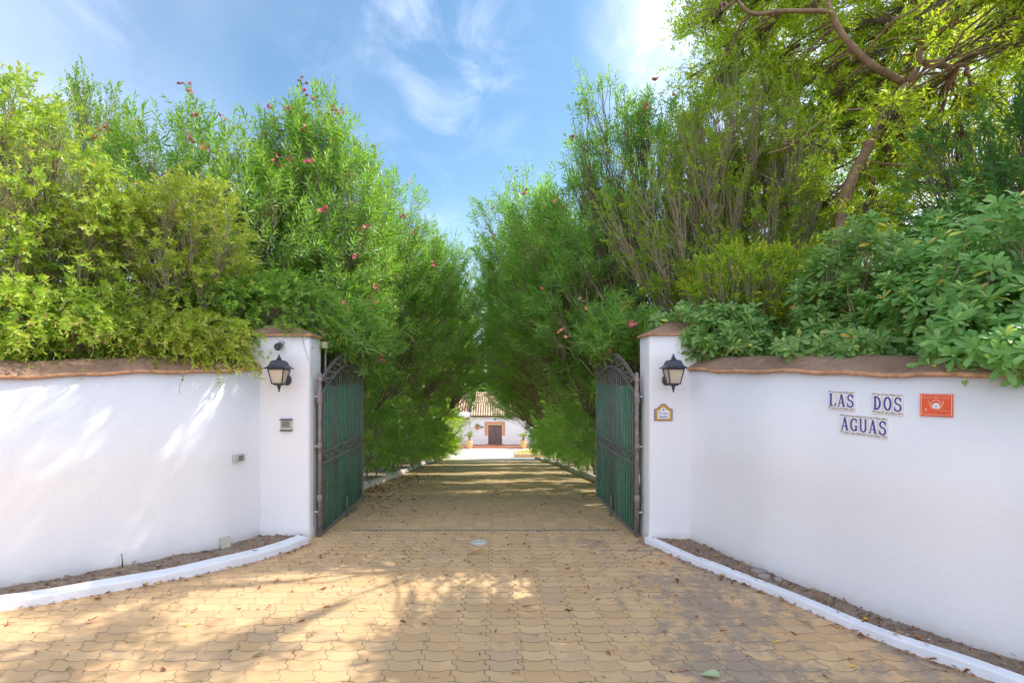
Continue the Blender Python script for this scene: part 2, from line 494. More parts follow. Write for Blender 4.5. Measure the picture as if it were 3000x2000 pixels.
M['treeleaf'] = m_leaf('bright_tree_leaf', [(0, (0.10, 0.26, 0.025)), (0.35, (0.22, 0.45, 0.03)), (0.65, (0.46, 0.62, 0.05)), (0.85, (0.75, 0.72, 0.06)), (1, (0.80, 0.62, 0.06))], trans=(0.7, 0.78, 0.05), tf=0.5)
M['pitt'] = m_leaf('broad_glossy_leaf', [(0, (0.085, 0.20, 0.045)), (0.4, (0.14, 0.30, 0.075)), (0.75, (0.235, 0.42, 0.12)), (0.9, (0.40, 0.55, 0.17)), (0.965, (0.46, 0.60, 0.14)), (0.985, (0.75, 0.60, 0.07)), (1, (0.50, 0.28, 0.10))], trans=(0.35, 0.62, 0.12), tf=0.36, rough=0.42, spec=0.5)
M['darkleaf'] = m_leaf('dark_evergreen_leaf', [(0, (0.04, 0.13, 0.045)), (0.6, (0.075, 0.20, 0.065)), (1, (0.14, 0.30, 0.09))], tf=0.4)
M['dryleaf'] = m_leaf('dry_hanging_leaf', [(0, (0.35, 0.19, 0.08)), (0.6, (0.52, 0.32, 0.14)), (1, (0.60, 0.42, 0.20))], trans=(0.6, 0.35, 0.12), tf=0.3)
M['palmleaf'] = m_leaf('cycad_leaf', [(0, (0.10, 0.17, 0.02)), (0.5, (0.20, 0.27, 0.03)), (1, (0.36, 0.36, 0.05))])
M['litter'] = m_leaf('fallen_leaf', [(0, (0.13, 0.055, 0.03)), (0.4, (0.28, 0.11, 0.05)), (0.75, (0.40, 0.19, 0.09)), (0.92, (0.45, 0.30, 0.16)), (1, (0.75, 0.52, 0.05))], trans=(0.4, 0.2, 0.08), tf=0.15, rough=0.8, spec=0.2)

def m_screen():
    m, gg, bs, out = new_mat('green_screening')
    t = gg.n('ShaderNodeTexCoord'); o = t.outputs['Object']
    mp = gg.n('ShaderNodeMapping'); gg.link(o, mp.inputs[0]); mp.inputs['Scale'].default_value = (45, 45, 2.2)
    n1 = gg.noise(mp.outputs[0], 1.0, 6, 0.7)
    n2 = gg.noise(o, 120, 3, 0.7)
    n3 = gg.noise(o, 4, 4, 0.6)
    c = gg.ramp(n1, [(0.25, (0.015, 0.10, 0.06)), (0.5, (0.04, 0.23, 0.125)), (0.75, (0.11, 0.42, 0.24))])
    c = gg.mix(gg.math('MULTIPLY', gg.rng(n2, 0.5, 0.8), 0.4), c, (0.06, 0.19, 0.11))
    c = gg.mix(gg.rng(n3, 0.55, 0.8, 0.0, 0.4), c, (0.08, 0.17, 0.12))
    gg.link(c, bs.inputs['Base Color'])
    bs.inputs['Roughness'].default_value = 0.6
    gg.link(gg.bump(gg.math('ADD', n1, gg.math('MULTIPLY', n2, 0.5)), 0.9, 0.01), bs.inputs['Normal'])
    return m
M['screen'] = m_screen()

# ------------------------------------------------------------------ ground, paving, beds, kerbs
def sheet(name, xs_of_y, ys, nx, mat, dz, zfun=gz):
    V, T = [], []
    for y in ys:
        a, b = xs_of_y(y)
        for i in range(nx + 1):
            x = a + (b - a) * i / nx
            V.append((x, y, zfun(x, y) + dz))
    for j in range(len(ys) - 1):
        for i in range(nx):
            q = j * (nx + 1) + i
            T.append((q, q + 1, q + nx + 2, q + nx + 1))
    return np_mesh(name, np.array(V), np.array(T), mat, smooth=True)

ys = list(np.linspace(-40, 5.2, 12)) + list(np.linspace(5.3, 7, 10)) + list(np.linspace(7.5, 55, 60)) + [70, 100, 200, 400]
o = sheet('ground', lambda y: (-400, 400), ys, 40, M['earth'], -0.012)
tag(o, 'bare earth of the garden under the hedges', None, None, 'structure')

KL = [(-1.93, 5.02), (-2.05, 4.78), (-2.29, 4.48), (-2.60, 4.20), (-2.89, 4.00), (-3.34, 3.71), (-3.63, 3.555), (-4.3, 3.22), (-5.2, 2.85), (-6.6, 2.3), (-9.5, 1.3)]
KR = [(1.56, 5.06), (1.77, 4.56), (1.97, 4.20), (2.18, 3.85), (2.40, 3.35), (2.58, 3.03), (2.81, 2.72), (3.08, 2.3), (3.45, 1.6), (3.9, 0.4), (4.5, -1.6)]
WL = [(-2.36, 5.45), (-2.45, 5.25), (-2.69, 4.78), (-3.0, 4.52), (-3.29, 4.30), (-3.67, 4.04), (-3.93, 3.87), (-4.6, 3.50), (-5.5, 3.10), (-6.9, 2.55), (-9.8, 1.6)]
WR = [(1.92, 5.32), (2.01, 5.10), (2.186, 4.585), (2.32, 4.16), (2.51, 3.80), (2.68, 3.46), (2.85, 3.18), (2.97, 3.017), (3.14, 2.80), (3.42, 2.35), (3.82, 1.6), (4.3, 0.4), (4.95, -1.5)]
pKL, pKR, pWL, pWR = [smoothpath(p, 8) for p in (KL, KR, WL, WR)]

def xlim(path, y, default):
    best = None
    for a, b in zip(path[:-1], path[1:]):
        if (a[1] - y) * (b[1] - y) <= 0 and abs(a[1] - b[1]) > 1e-6:
            t = (y - a[1]) / (b[1] - a[1])
            return a[0] + (b[0] - a[0]) * t
    return default

def pave_x(y):
    if y <= 5.0:
        l = xlim(pKL, y, -9.5 if y < 1.3 else -1.9) - 0.05
        r = xlim(pKR, y, 4.5 if y < -1.6 else 1.58) + 0.04
        return l, r
    if y < 5.5: return -2.0, 1.62
    if y < 8.2:
        t = (y - 5.5) / 2.7
        return -2.0 - 0.62 * min(1, t * 3), 1.62 + 0.75 * min(1, t * 3)
    return -2.75, 2.45
ysp = list(np.linspace(-6, 1.2, 8)) + list(np.linspace(1.3, 5.0, 40)) + list(np.linspace(5.05, 8.2, 30)) + list(np.linspace(8.5, 26.5, 50))
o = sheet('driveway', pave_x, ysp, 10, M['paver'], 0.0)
tag(o, 'tan interlocking block paving of the drive and forecourt', None, None, 'structure')
o = sheet('road', lambda y: (-60, 60), [-39, -20, -6.02], 10, simple('road_asphalt', (0.06, 0.06, 0.06), 0.9, nscale=30, bump=0.3), 0.0)
tag(o, 'asphalt road in front of the gateway', None, None, 'structure')
o = sheet('courtyard', lambda y: (-9 if y > 27.5 else -3.1, 9 if y > 27.5 else 2.8), list(np.linspace(26.2, 50.2, 60)), 8, M['court'], 0.006)
tag(o, 'pale sunlit court in front of the house', None, None, 'structure')

def offset(path, dist):
    out = []
    for i, p in enumerate(path):
        t = (Vector(path[min(i + 1, len(path) - 1)]) - Vector(path[max(i - 1, 0)]))
        t = Vector((t[0], t[1])).normalized()
        nrm = Vector((-t[1], t[0]))
        out.append(Vector((p[0], p[1])) + nrm * dist)
    return out

def sweep(path, prof, side, zf=None):
    """profile list of (outward offset, z); side=+1/-1 picks the side of the path"""
    rings = []
    L = 0.0
    for i, p in enumerate(path):
        t = Vector(path[min(i + 1, len(path) - 1)]) - Vector(path[max(i - 1, 0)])
        t = Vector((t[0], t[1])).normalized()
        nrm = Vector((-t[1], t[0])) * side
        if i: L += (Vector(path[i]) - Vector(path[i - 1])).length
        base = zf(p, L) if zf else 0.0
        rings.append([(p[0] + nrm[0] * q[0], p[1] + nrm[1] * q[0], base + q[1]) for q in prof])
    return rings

# left path runs away from the gate to the left: outward (behind) side = -1 for left walls, +1 for right
def kerb(path, side, w, h, name):
    mb = MB()
    wob = lambda p, L: 0.004 * math.sin(L * 3.1) + 0.003 * math.sin(L * 7.7 + 1)
    rings = sweep(path, [(0, -0.03), (0.003, h - 0.012), (0.010, h - 0.002), (w - 0.008, h + 0.001), (w, h - 0.006), (w, -0.03)], side, wob)
    mb.loft(rings, smooth=False)
    o = mb.build(name, M['kerb'])
    return tag(o, None, None, None, 'structure')
kerb(pKL, -1, 0.15, 0.072, 'kerb_left')['label'] = 'low white plastered kerb edging the left soil bed'
kerb(pKR, 1, 0.085, 0.06, 'kerb_right')['label'] = 'low white plastered kerb edging the right soil bed'

def bed(kpath, wpath, side, w, name, label):
    a = [Vector((p[0], p[1])) for p in offset([Vector(q) for q in kpath], side * (w - 0.02))]
    b = [Vector((p[0], p[1])) for p in offset([Vector(q) for q in wpath], side * 0.05)]
    n = 90; m = 10
    def res(P):
        d = [0]
        for i in range(1, len(P)): d.append(d[-1] + (P[i] - P[i - 1]).length)
        out = []
        for k in range(n + 1):
            s = d[-1] * (k / n) ** 1.3
            i = max(j for j in range(len(d)) if d[j] <= s + 1e-9); i = min(i, len(P) - 2)
            out.append(P[i].lerp(P[i + 1], (s - d[i]) / max(1e-6, d[i + 1] - d[i])))
        return out
    A, B = res(a), res(b)
    V, T = [], []
    r = random.Random(3)
    for i in range(n + 1):
        for j in range(m + 1):
            p = A[i].lerp(B[i], j / m)
            V.append((p[0], p[1], 0.045 + 0.012 * r.random() + 0.012 * math.sin(p[0] * 9) * math.sin(p[1] * 8)))
    for i in range(n):
        for j in range(m):
            q = i * (m + 1) + j
            T.append((q, q + 1, q + m + 2, q + m + 1))
    o = np_mesh(name, np.array(V), np.array(T), M['soil'], smooth=True)
    tag(o, label, None, None, 'structure')
    return V
bedL = bed(pKL, pWL, -1, 0.15, 'soil_bed_left', 'strip of brown soil between the left kerb and wall')
bedR = bed(pKR, pWR, 1, 0.085, 'soil_bed_right', 'strip of brown soil between the right kerb and wall')

# ------------------------------------------------------------------ boundary walls with rounded brown coping
def wall(path, side, z0, z1, L1, label):
    root = empty('boundary_wall', (path[4][0], path[4][1], 0), label, 'wall', 'boundary walls')
    zt = lambda L: z0 + (z1 - z0) * min(1, L / L1)
    r = random.Random(1)
    mb = MB()
    rings = []
    # densify
    P = smoothpath([(p[0], p[1]) for p in path[::2]], 8)
    L = 0
    for i, p in enumerate(P):
        if i: L += (P[i] - P[i - 1]).length
        t = (P[min(i + 1, len(P) - 1)] - P[max(i - 1, 0)]).normalized()
        nr = Vector((-t[1], t[0])) * side
        z = zt(L)
        rings.append([(p[0] + nr[0] * q, p[1] + nr[1] * q, h) for q, h in ((-0.006, -0.05), (-0.006, 0.25), (0, z * 0.5), (0, z + 0.02), (0.30, z + 0.02), (0.30, -1.0))])
    mb.loft(rings)
    mb.build('wall_body', M['wall'], root)
    mb = MB(); rings = []; edge = []
    L = 0
    for i, p in enumerate(P):
        if i: L += (P[i] - P[i - 1]).length
        t = (P[min(i + 1, len(P) - 1)] - P[max(i - 1, 0)]).normalized()
        nr = Vector((-t[1], t[0])) * side
        z = zt(L) + 0.007 * math.sin(L * 5.3) + 0.005 * math.sin(L * 13.1 + 2) + r.uniform(-0.003, 0.003)
        w2 = 0.006 * math.sin(L * 4.1)
        prof = ((-0.030 + w2, 0.002), (-0.034 + w2, 0.018), (-0.02, 0.03), (0.05, 0.075), (0.13, 0.125), (0.22, 0.155), (0.34, 0.15), (0.34, 0.0))
        rings.append([(p[0] + nr[0] * q, p[1] + nr[1] * q, z + h) for q, h in prof])
    n = len(rings[0])
    mb.loft(rings)
    for k, fidx in enumerate(mb.f):
        if len(fidx) == 4:
            j = k % n
            if j in (0, 1): mb.m[k] = 1
    mb.build('coping', [M['coping'], M['coping_edge']], root)
    return root
wall(pWL, -1, 1.815, 1.705, 2.4, 'white plastered wall with a brown rounded coping beside the intercom pillar')
wall(pWR, 1, 1.80, 1.70, 2.9, 'white plastered wall with a brown coping carrying the blue lettered tiles')

def pillar(x0, x1, y0, y1, ht, inner, label):
    root = empty('gate_pillar', ((x0 + x1) / 2, (y0 + y1) / 2, 0), label, 'pillar', 'gate pillars')
    mb = MB()
    r = 0.03
    def ring(e, z, rr=r):
        pts = []
        for cx_, cy_, a0 in ((x1 + e - rr, y1 + e - rr, 0), (x0 - e + rr, y1 + e - rr, 90), (x0 - e + rr, y0 - e + rr, 180), (x1 + e - rr, y0 - e + rr, 270)):
            for k in range(5):
                a = math.radians(a0 + 22.5 * k)
                pts.append((cx_ + rr * math.cos(a), cy_ + rr * math.sin(a), z))
        return pts
    zs = [(0.012, -0.3), (0.012, 0.05), (0.004, 0.14), (0, 0.3), (0.002, 0.8), (-0.002, 1.4), (0.001, 1.9), (0, ht)]
    mb.loft([ring(e, z) for e, z in zs])
    mb.build('shaft', M['wall'], root)
    mb = MB()
    cxm, cym = (x0 + x1) / 2, (y0 + y1) / 2
    rings = [ring(0.012, ht - 0.004), ring(0.028, ht), ring(0.028, ht + 0.016), ring(0.012, ht + 0.03)]
    base = ring(0.012, ht + 0.03)
    for s, dz in ((0.66, 0.050), (0.33, 0.100), (0.10, 0.132), (0.02, 0.137)):
        rings.append([(cxm + (p[0] - cxm) * s, cym + (p[1] - cym) * s, ht + 0.03 + dz) for p in base])
    mb.loft(rings, smooth=False)
    n = len(rings[0])
    for k in range(len(mb.f)):
        if k < 2 * n: mb.m[k] = 1
    mb.build('cap', [M['coping'], M['coping_edge']], root)
    return root
pillar(-2.66, -1.97, 5.15, 5.50, 2.165, 1, 'white gate pillar with the intercom, black camera and brown pyramid cap')
pillar(1.61, 2.22, 5.05, 5.40, 2.165, -1, 'white gate pillar carrying the yellow bordered plaque under its lantern')

# ------------------------------------------------------------------ gates
def gate(hx, hy, fx, fy, label, seed, side):
    r = random.Random(seed)
    H = Vector((hx, hy, 0)); E = Vector((fx, fy, 0)); L = (E - H).length
    dr = (E - H).normalized()
    nr = Vector((-dr[1], dr[0], 0))
    if nr[0] * side > 0: nr = -nr       # nr points to the drive centre
    P = lambda s, n, z: H + dr * s + nr * n + Vector((0, 0, z))
    root = empty('iron_gate', (hx, hy, 0), label, 'gate', 'double driveway gates')
    def flat(mb, pts, w, t):
        """flat iron bar following (s,z) points, w in plane, t thickness"""
        for (s0, z0), (s1, z1) in zip(pts[:-1], pts[1:]):
            v = Vector((s1 - s0, z1 - z0)); q = Vector((-v[1], v[0])).normalized() * w / 2; e = v.normalized() * w * 0.1
            c = [(s0 - e[0] + q[0], z0 - e[1] + q[1]), (s0 - e[0] - q[0], z0 - e[1] - q[1]), (s1 + e[0] - q[0], z1 + e[1] - q[1]), (s1 + e[0] + q[0], z1 + e[1] + q[1])]
            V = [P(a, -t / 2, b) for a, b in c] + [P(a, t / 2, b) for a, b in c]
            mb.add(V, [(0, 1, 2, 3), (7, 6, 5, 4), (0, 4, 5, 1), (1, 5, 6, 2), (2, 6, 7, 3), (3, 7, 4, 0)])
    # hinge post with collars
    mb = MB()
    mb.lathe(P(-0.01, 0, 0), [(0.021, -0.02), (0.021, 1.76), (0.010, 1.78)], 12)
    for z in (1.0, 0.27):
        pass
    mb.build('hinge_post', M['iron_rust'], root)
    for z, h, rr in ((1.70, 0.03, 0.030), (1.50, 0.10, 0.031), (0.98, 0.05, 0.030), (0.42, 0.06, 0.030)):
        mb = MB(); mb.lathe(P(-0.01, 0, z), [(rr * 0.8, -h / 2 - 0.008), (rr, -h / 2), (rr, h / 2), (rr * 0.8, h / 2 + 0.008)], 12)
        mb.build('collar', M['iron_rust'], root)
    for z in (1.52, 0.98, 0.27):
        mb = MB(); mb.box(P(-0.01, 0, z) + Vector((side * 0.035, 0, 0)), (0.06, 0.02, 0.018))
        mb.build('hinge_bracket', M['greybox'], root)
    # frame
    sa = [i / 24 for i in range(25)]
    def arch(u):   # outer arch height
        if u < 0.55: return 1.70 + 0.33 * math.sin(u / 0.55 * math.pi / 2) ** 1.05
        return 2.03 - 0.17 * ((u - 0.55) / 0.45) ** 1.7
    mb = MB()
    flat(mb, [(0.03, 0.02), (L, 0.02)], 0.035, 0.03)
    flat(mb, [(L - 0.02, 0.0), (L - 0.02, arch(1) + 0.01)], 0.028, 0.022)
    flat(mb, [(0.045, 0.0), (0.045, 1.62)], 0.02, 0.02)
    mb.build('frame', M['iron'], root)
    mb = MB()
    flat(mb, [(0.03 + u * (L - 0.05), arch(u)) for u in sa], 0.03, 0.028)
    flat(mb, [(0.03 + u * (L - 0.05), arch(u) - 0.14 - 0.03 * (1 - u)) for u in sa], 0.026, 0.028)
    flat(mb, [(0.02, 1.70), (0.32, 1.72), (0.52, 1.80)], 0.018, 0.015)
    # scrolls between the two arcs
    k = 0
    for u in (0.13, 0.27, 0.41, 0.55, 0.69, 0.83):
        zc = arch(u) - 0.08; sc = 0.03 + u * (L - 0.05)
        pts = []
        sg = 1 if k % 2 else -1
        for q in range(15):
            a = q / 14 * 2.0 * math.pi
            rr = 0.055 * (1 - 0.55 * q / 14)
            pts.append(P(sc + sg * rr * math.cos(a), 0, zc + rr * math.sin(a)))
        mb.tube(pts, 0.006, 5)
        k += 1
    for u0, u1 in ((0.03, 0.13), (0.13, 0.27), (0.27, 0.41), (0.41, 0.55), (0.55, 0.69), (0.69, 0.83), (0.83, 0.97)):
        a, b = (0.02, 0.14) if int(u0 * 100) % 2 else (0.14, 0.02)
        flat(mb, [(0.03 + u0 * (L - .05), arch(u0) - a), (0.03 + u1 * (L - .05), arch(u1) - b)], 0.022, 0.012)
    mb.build('arch_scrollwork', M['iron'], root)
    # middle rails + lattice
    for z in (0.91, 0.785):
        mb = MB(); flat(mb, [(0.04, z), (L - 0.02, z)], 0.024, 0.036); mb.build('middle_rail', M['iron'], root)
    mb = MB()
    ns = 8; up = True
    for i in range(ns):
        s0, s1 = 0.06 + (L - .1) * i / ns, 0.06 + (L - .1) * (i + 1) / ns
        flat(mb, [(s0, 0.90 if up else 0.795), (s1, 0.795 if up else 0.90)], 0.02, 0.014)
        if up:
            sm = (s0 + s1) / 2 + 0.05
            mb.tube([P(sm + 0.03 * math.cos(a), 0.0, 0.865 + 0.022 * math.sin(a)) for a in [q * math.pi / 5 for q in range(11)]], 0.005, 5)
        up = not up
    mb.build('rail_scrollwork', M['iron'], root)
    # vertical bars, drawn as one set
    mb = MB()
    nb = 19
    for i in range(1, nb):
        s = 0.04 + (L - 0.06) * i / nb
        u = (s - 0.03) / (L - 0.05)
        mb.tube([P(s, 0.0, 0.03), P(s + r.uniform(-.003, .003), 0.0, 0.9), P(s, 0.0, arch(u) - 0.15)], 0.0065, 6)
    mb.build('bars', M['iron'], root)
    # green screening: corrugated sheet with a ragged fringe, fixed just behind the bars
    mb = MB()
    N = 150
    top, bot = [], []
    rows = [0.0, 0.12, 0.3, 0.55, 0.8, 1.0]
    grid = []
    dn = [r.uniform(-0.006, 0.006) for _ in range(N + 1)]
    for i in range(N + 1):
        s = 0.055 + (L - 0.09) * i / N
        u = (s - 0.03) / (L - 0.05)
        zt = min(1.63 + r.uniform(-0.01, 0.012), arch(u) - 0.16)
        if u > 0.55 and side < 0: zt = min(zt + 0.0, arch(u) - 0.1)
        zb = 0.045 + r.uniform(-0.055, 0.01)
        col = []
        for q in rows:
            col.append(P(s, -0.013 + dn[i] * (0.5 + 0.5 * math.sin(q * 9 + i)) - 0.004 * math.sin(s * 60), zb + (zt - zb) * q))
        grid.append(col)
    V = [p for c in grid for p in c]; nn = len(rows)
    mb.add(V, [(i * nn + j, (i + 1) * nn + j, (i + 1) * nn + j + 1, i * nn + j + 1) for i in range(N) for j in range(nn - 1)])
    so = mb.build('green_screen', M['screen'], root)
    sm = so.modifiers.new('thickness', 'SOLIDIFY'); sm.thickness = 0.006
    # drop bolt
    mb = MB()
    sb = L * 0.52
    zb = gz(0, hy + sb)
    mb.tube([P(sb, 0.02, zb + 0.005), P(sb, 0.02, 0.22)], 0.009, 8)
    mb.box(P(sb, 0.018, 0.12), (0.03, 0.03, 0.04))
    mb.build('drop_bolt', M['iron'], root)
    return root
gate(-1.90, 5.27, -1.90, 6.97, 'open iron gate leaf with green screening, hung on the intercom pillar', 3, -1)
gate(1.535, 5.25, 1.49, 7.12, 'open iron gate leaf with green screening, hung beside the yellow bordered plaque', 9, 1)

# ------------------------------------------------------------------ wall lanterns
def lantern(x, y, zc, yw, label):
    root = empty('wall_lantern', (x, yw, zc), label, 'lamp', 'lanterns on the gate pillars')
    def sq(h, z): return [(x - h, y - h, z), (x + h, y - h, z), (x + h, y + h, z), (x - h, y + h, z)]
    zt, zb = zc + 0.045, zc - 0.105
    a, b = 0.080, 0.050
    mb = MB()
    mb.loft([sq(b - 0.006, zb + 0.004), sq(a - 0.006, zt - 0.002)], smooth=False)
    mb.build('glass', M['frost'], root)
    mb = MB()
    for sx_ in (-1, 1):
        for sy_ in (-1, 1):
            mb.tube([(x + sx_ * b, y + sy_ * b, zb), (x + sx_ * a, y + sy_ * a, zt)], 0.0065, 4, smooth=False)
    mb.loft([sq(b + 0.006, zb - 0.006), sq(b + 0.007, zb + 0.006)], smooth=False)
    mb.loft([sq(a + 0.004, zt - 0.01), sq(a + 0.004, zt)], smooth=False)
    mb.build('cage', M['lamp_iron'], root)
    mb = MB()
    prof = [(0.108, 0.0), (0.112, 0.006), (0.090, 0.018), (0.075, 0.035), (0.066, 0.060), (0.056, 0.080), (0.030, 0.090), (0.018, 0.096), (0.022, 0.108), (0.013, 0.118), (0.010, 0.130), (0.003, 0.152)]
    mb.loft([sq(h, zt + 0.001 + z) if h > 0.028 else [(x + h * 1.2 * math.cos(q), y + h * 1.2 * math.sin(q), zt + z) for q in [math.radians(225 + 90 * k) for k in range(4)]] for h, z in prof], smooth=False)
    mb.build('roof', M['lamp_iron'], root)
    mb = MB()
    mb.loft([sq(b - 0.004, zb - 0.006), sq(b - 0.018, zb - 0.018), sq(0.018, zb - 0.022)][::-1], smooth=False)
    mb.lathe((x, y, zb), [(0.006, -0.085), (0.009, -0.078), (0.006, -0.066), (0.013, -0.056), (0.015, -0.04), (0.02, -0.022)], 10)
    mb.build('finial', M['lamp_iron'], root)
    mb = MB()
    pts = [(x, y, zb - 0.03)]
    for q in range(9):
        t = q / 8
        pts.append((x, y + (yw - 0.02 - y) * t, zb - 0.03 - 0.035 * math.sin(t * math.pi) + 0.06 * t))
    mb.tube(pts, 0.009, 8)
    mb.build('arm', M['lamp_iron'], root)
    mb = MB()
    R = 0.045
    rings = []
    for d_, rr in ((0.0, R), (-0.012, R), (-0.022, R * 0.7), (-0.026, R * 0.3)):
        rings.append([(x + rr * math.cos(q), yw + d_, zb + 0.035 + 1.25 * rr * math.sin(q)) for q in [2 * math.pi * k / 20 for k in range(20)]])
    mb.loft(rings)
    mb.build('backplate', M['lamp_iron'], root)
lantern(-2.205, 4.95, 1.765, 5.15, 'dark four sided wall lantern mounted above the intercom')
lantern(1.785, 4.85, 1.765, 5.05, 'dark four sided wall lantern mounted above the yellow bordered plaque')

# ------------------------------------------------------------------ things fixed to the left pillar / wall
root = empty('intercom', (-2.212, 5.148, 1.222), 'square cream and grey intercom box on the left pillar below the lantern', 'intercom')
mb = MB(); mb.box((-2.212, 5.140, 1.222), (0.118, 0.026, 0.105)); mb.build('housing', M['cream'], root)
mb = MB(); mb.box((-2.212, 5.125, 1.230), (0.088, 0.008, 0.068)); mb.build('speaker_panel', M['greyplastic'], root)
mb = MB()
for k in range(5): mb.box((-2.212, 5.1205, 1.208 + 0.011 * k), (0.07, 0.003, 0.003))
mb.build('speaker_grille', M['dark'], root)
mb = MB(); mb.box((-2.212, 5.134, 1.280), (0.128, 0.045, 0.010)); mb.build('hood', M['dark'], root)
mb = MB(); mb.box((-2.212, 5.136, 1.163), (0.126, 0.036, 0.010)); mb.build('lower_lip', M['dark'], root)

root = empty('security_camera', (-2.265, 5.15, 2.06), 'small round black security camera high on the left pillar', 'camera')
mb = MB()
rings = []
for yy, rr, dz in ((5.15, 0.030, 0.03), (5.13, 0.030, 0.03), (5.125, 0.020, 0.028), (5.105, 0.018, 0.02)):
    rings.append([(-2.262 + rr * math.cos(q), yy, 2.06 + dz + rr * math.sin(q)) for q in [2 * math.pi * k / 16 for k in range(16)]])
mb.loft(rings); mb.build('mount', M['greybox'], root)
mb = MB()
rings = []
for yy, rr, dz in ((5.115, 0.02, 0.012), (5.11, 0.034, 0.008), (5.05, 0.035, -0.005), (5.035, 0.03, -0.008)):
    rings.append([(-2.268 + rr * math.cos(q), yy, 2.052 + dz + rr * math.sin(q)) for q in [2 * math.pi * k / 18 for k in range(18)]])
mb.loft(rings); mb.build('barrel', M['lamp_iron'], root)
mb = MB(); mb.lathe((-2.268, 5.062, 2.018), [(0.008, -0.014), (0.022, -0.008), (0.026, 0.006)], 14); mb.build('lens', M['dark'], root)

def on_path(path, px):
    """where the line of sight through column px meets a wall face (plan view); returns point and tangent"""
    k = (px - CX) / F
    for a, b in zip(path[:-1], path[1:]):
        fa, fb = a[0] - k * a[1], b[0] - k * b[1]
        if fa * fb <= 0:
            t = fa / (fa - fb)
            p = Vector((a[0], a[1])).lerp(Vector((b[0], b[1])), t)
            return p, Vector((b[0] - a[0], b[1] - a[1])).normalized()
P_L = smoothpath([(p[0], p[1]) for p in pWL[::2]], 8)
P_R = smoothpath([(p[0], p[1]) for p in pWR[::2]], 8)

class Plate:
    """local frame on a wall: u along the wall (reading direction), v up, w out of the wall"""
    def __init__(self, path, px, py, nsign):
        p, t = on_path(path, px)
        if t[0] < 0: t = -t
        self.u = Vector((t[0], t[1], 0))
        n = Vector((t[1], -t[0], 0))
        if n[1] > 0 and nsign > 0: n = -n
        c = Vector((0, 0, 0)) - Vector((p[0], p[1], 0))
        if n.dot(c) < 0: n = -n
        self.n = n
        self.o = Vector((p[0], p[1], EYE - (py - CY) / F * p[1]))
    def __call__(self, u, v, w=0.0):
        return self.o + self.u * u + Vector((0, 0, v)) + self.n * w

def pbox(mb, pl, u0, u1, v0, v1, w0, w1, mi=0):
    V = [pl(u, v, w) for w in (w0, w1) for v in (v0, v1) for u in (u0, u1)]
    mb.add(V, [(0, 2, 3, 1), (4, 5, 7, 6), (0, 1, 5, 4), (2, 6, 7, 3), (0, 4, 6, 2), (1, 3, 7, 5)], mi)

pl = Plate(P_L, 695, 1341, 1)
root = empty('junction_box', pl(0, 0, 0), 'small pale grey electrical box on the left white wall', 'electrical box')
mb = MB()
pbox(mb, pl, -0.055, 0.055, -0.038, 0.038, -0.01, 0.012)
for a in ((-0.055, -0.042, -0.038, 0.038), (0.042, 0.055, -0.038, 0.038), (-0.042, 0.042, 0.026, 0.038), (-0.042, 0.042, -0.038, -0.026)):
    pbox(mb, pl, a[0], a[1], a[2], a[3], 0.012, 0.045)
pbox(mb, pl, -0.042, -0.015, -0.026, 0.026, 0.012, 0.043)
mb.build('housing', M['greybox'], root)
mb = MB(); pbox(mb, pl, -0.013, 0.041, -0.025, 0.025, 0.0125, 0.022); mb.build('window', M['greyplastic'], root)

root = empty('gate_sensor', (-1.93, 5.46, 1.95), 'small beige sensor box behind the top corner of the intercom pillar', 'sensor')
mb = MB(); mb.box((-1.915, 5.46, 2.09), (0.055, 0.05, 0.07)); mb.build('housing', M['cream'], root)
mb = MB(); mb.tube([(-1.92, 5.49, 1.45), (-1.92, 5.49, 2.06)], 0.012, 6); mb.build('pole', M['iron'], root)
mb = MB()
mb.tube([(-2.05, 5.145, 2.16), (-2.02, 5.143, 2.05), (-1.985, 5.15, 1.92), (-1.965, 5.2, 1.82), (-1.962, 5.24, 1.6), (-1.962, 5.25, 1.0), (-1.962, 5.25, 0.1)], 0.004, 5)
tag(mb.build('cable', M['greybox']), 'thin pale cable running down the corner of the intercom pillar', 'cable')

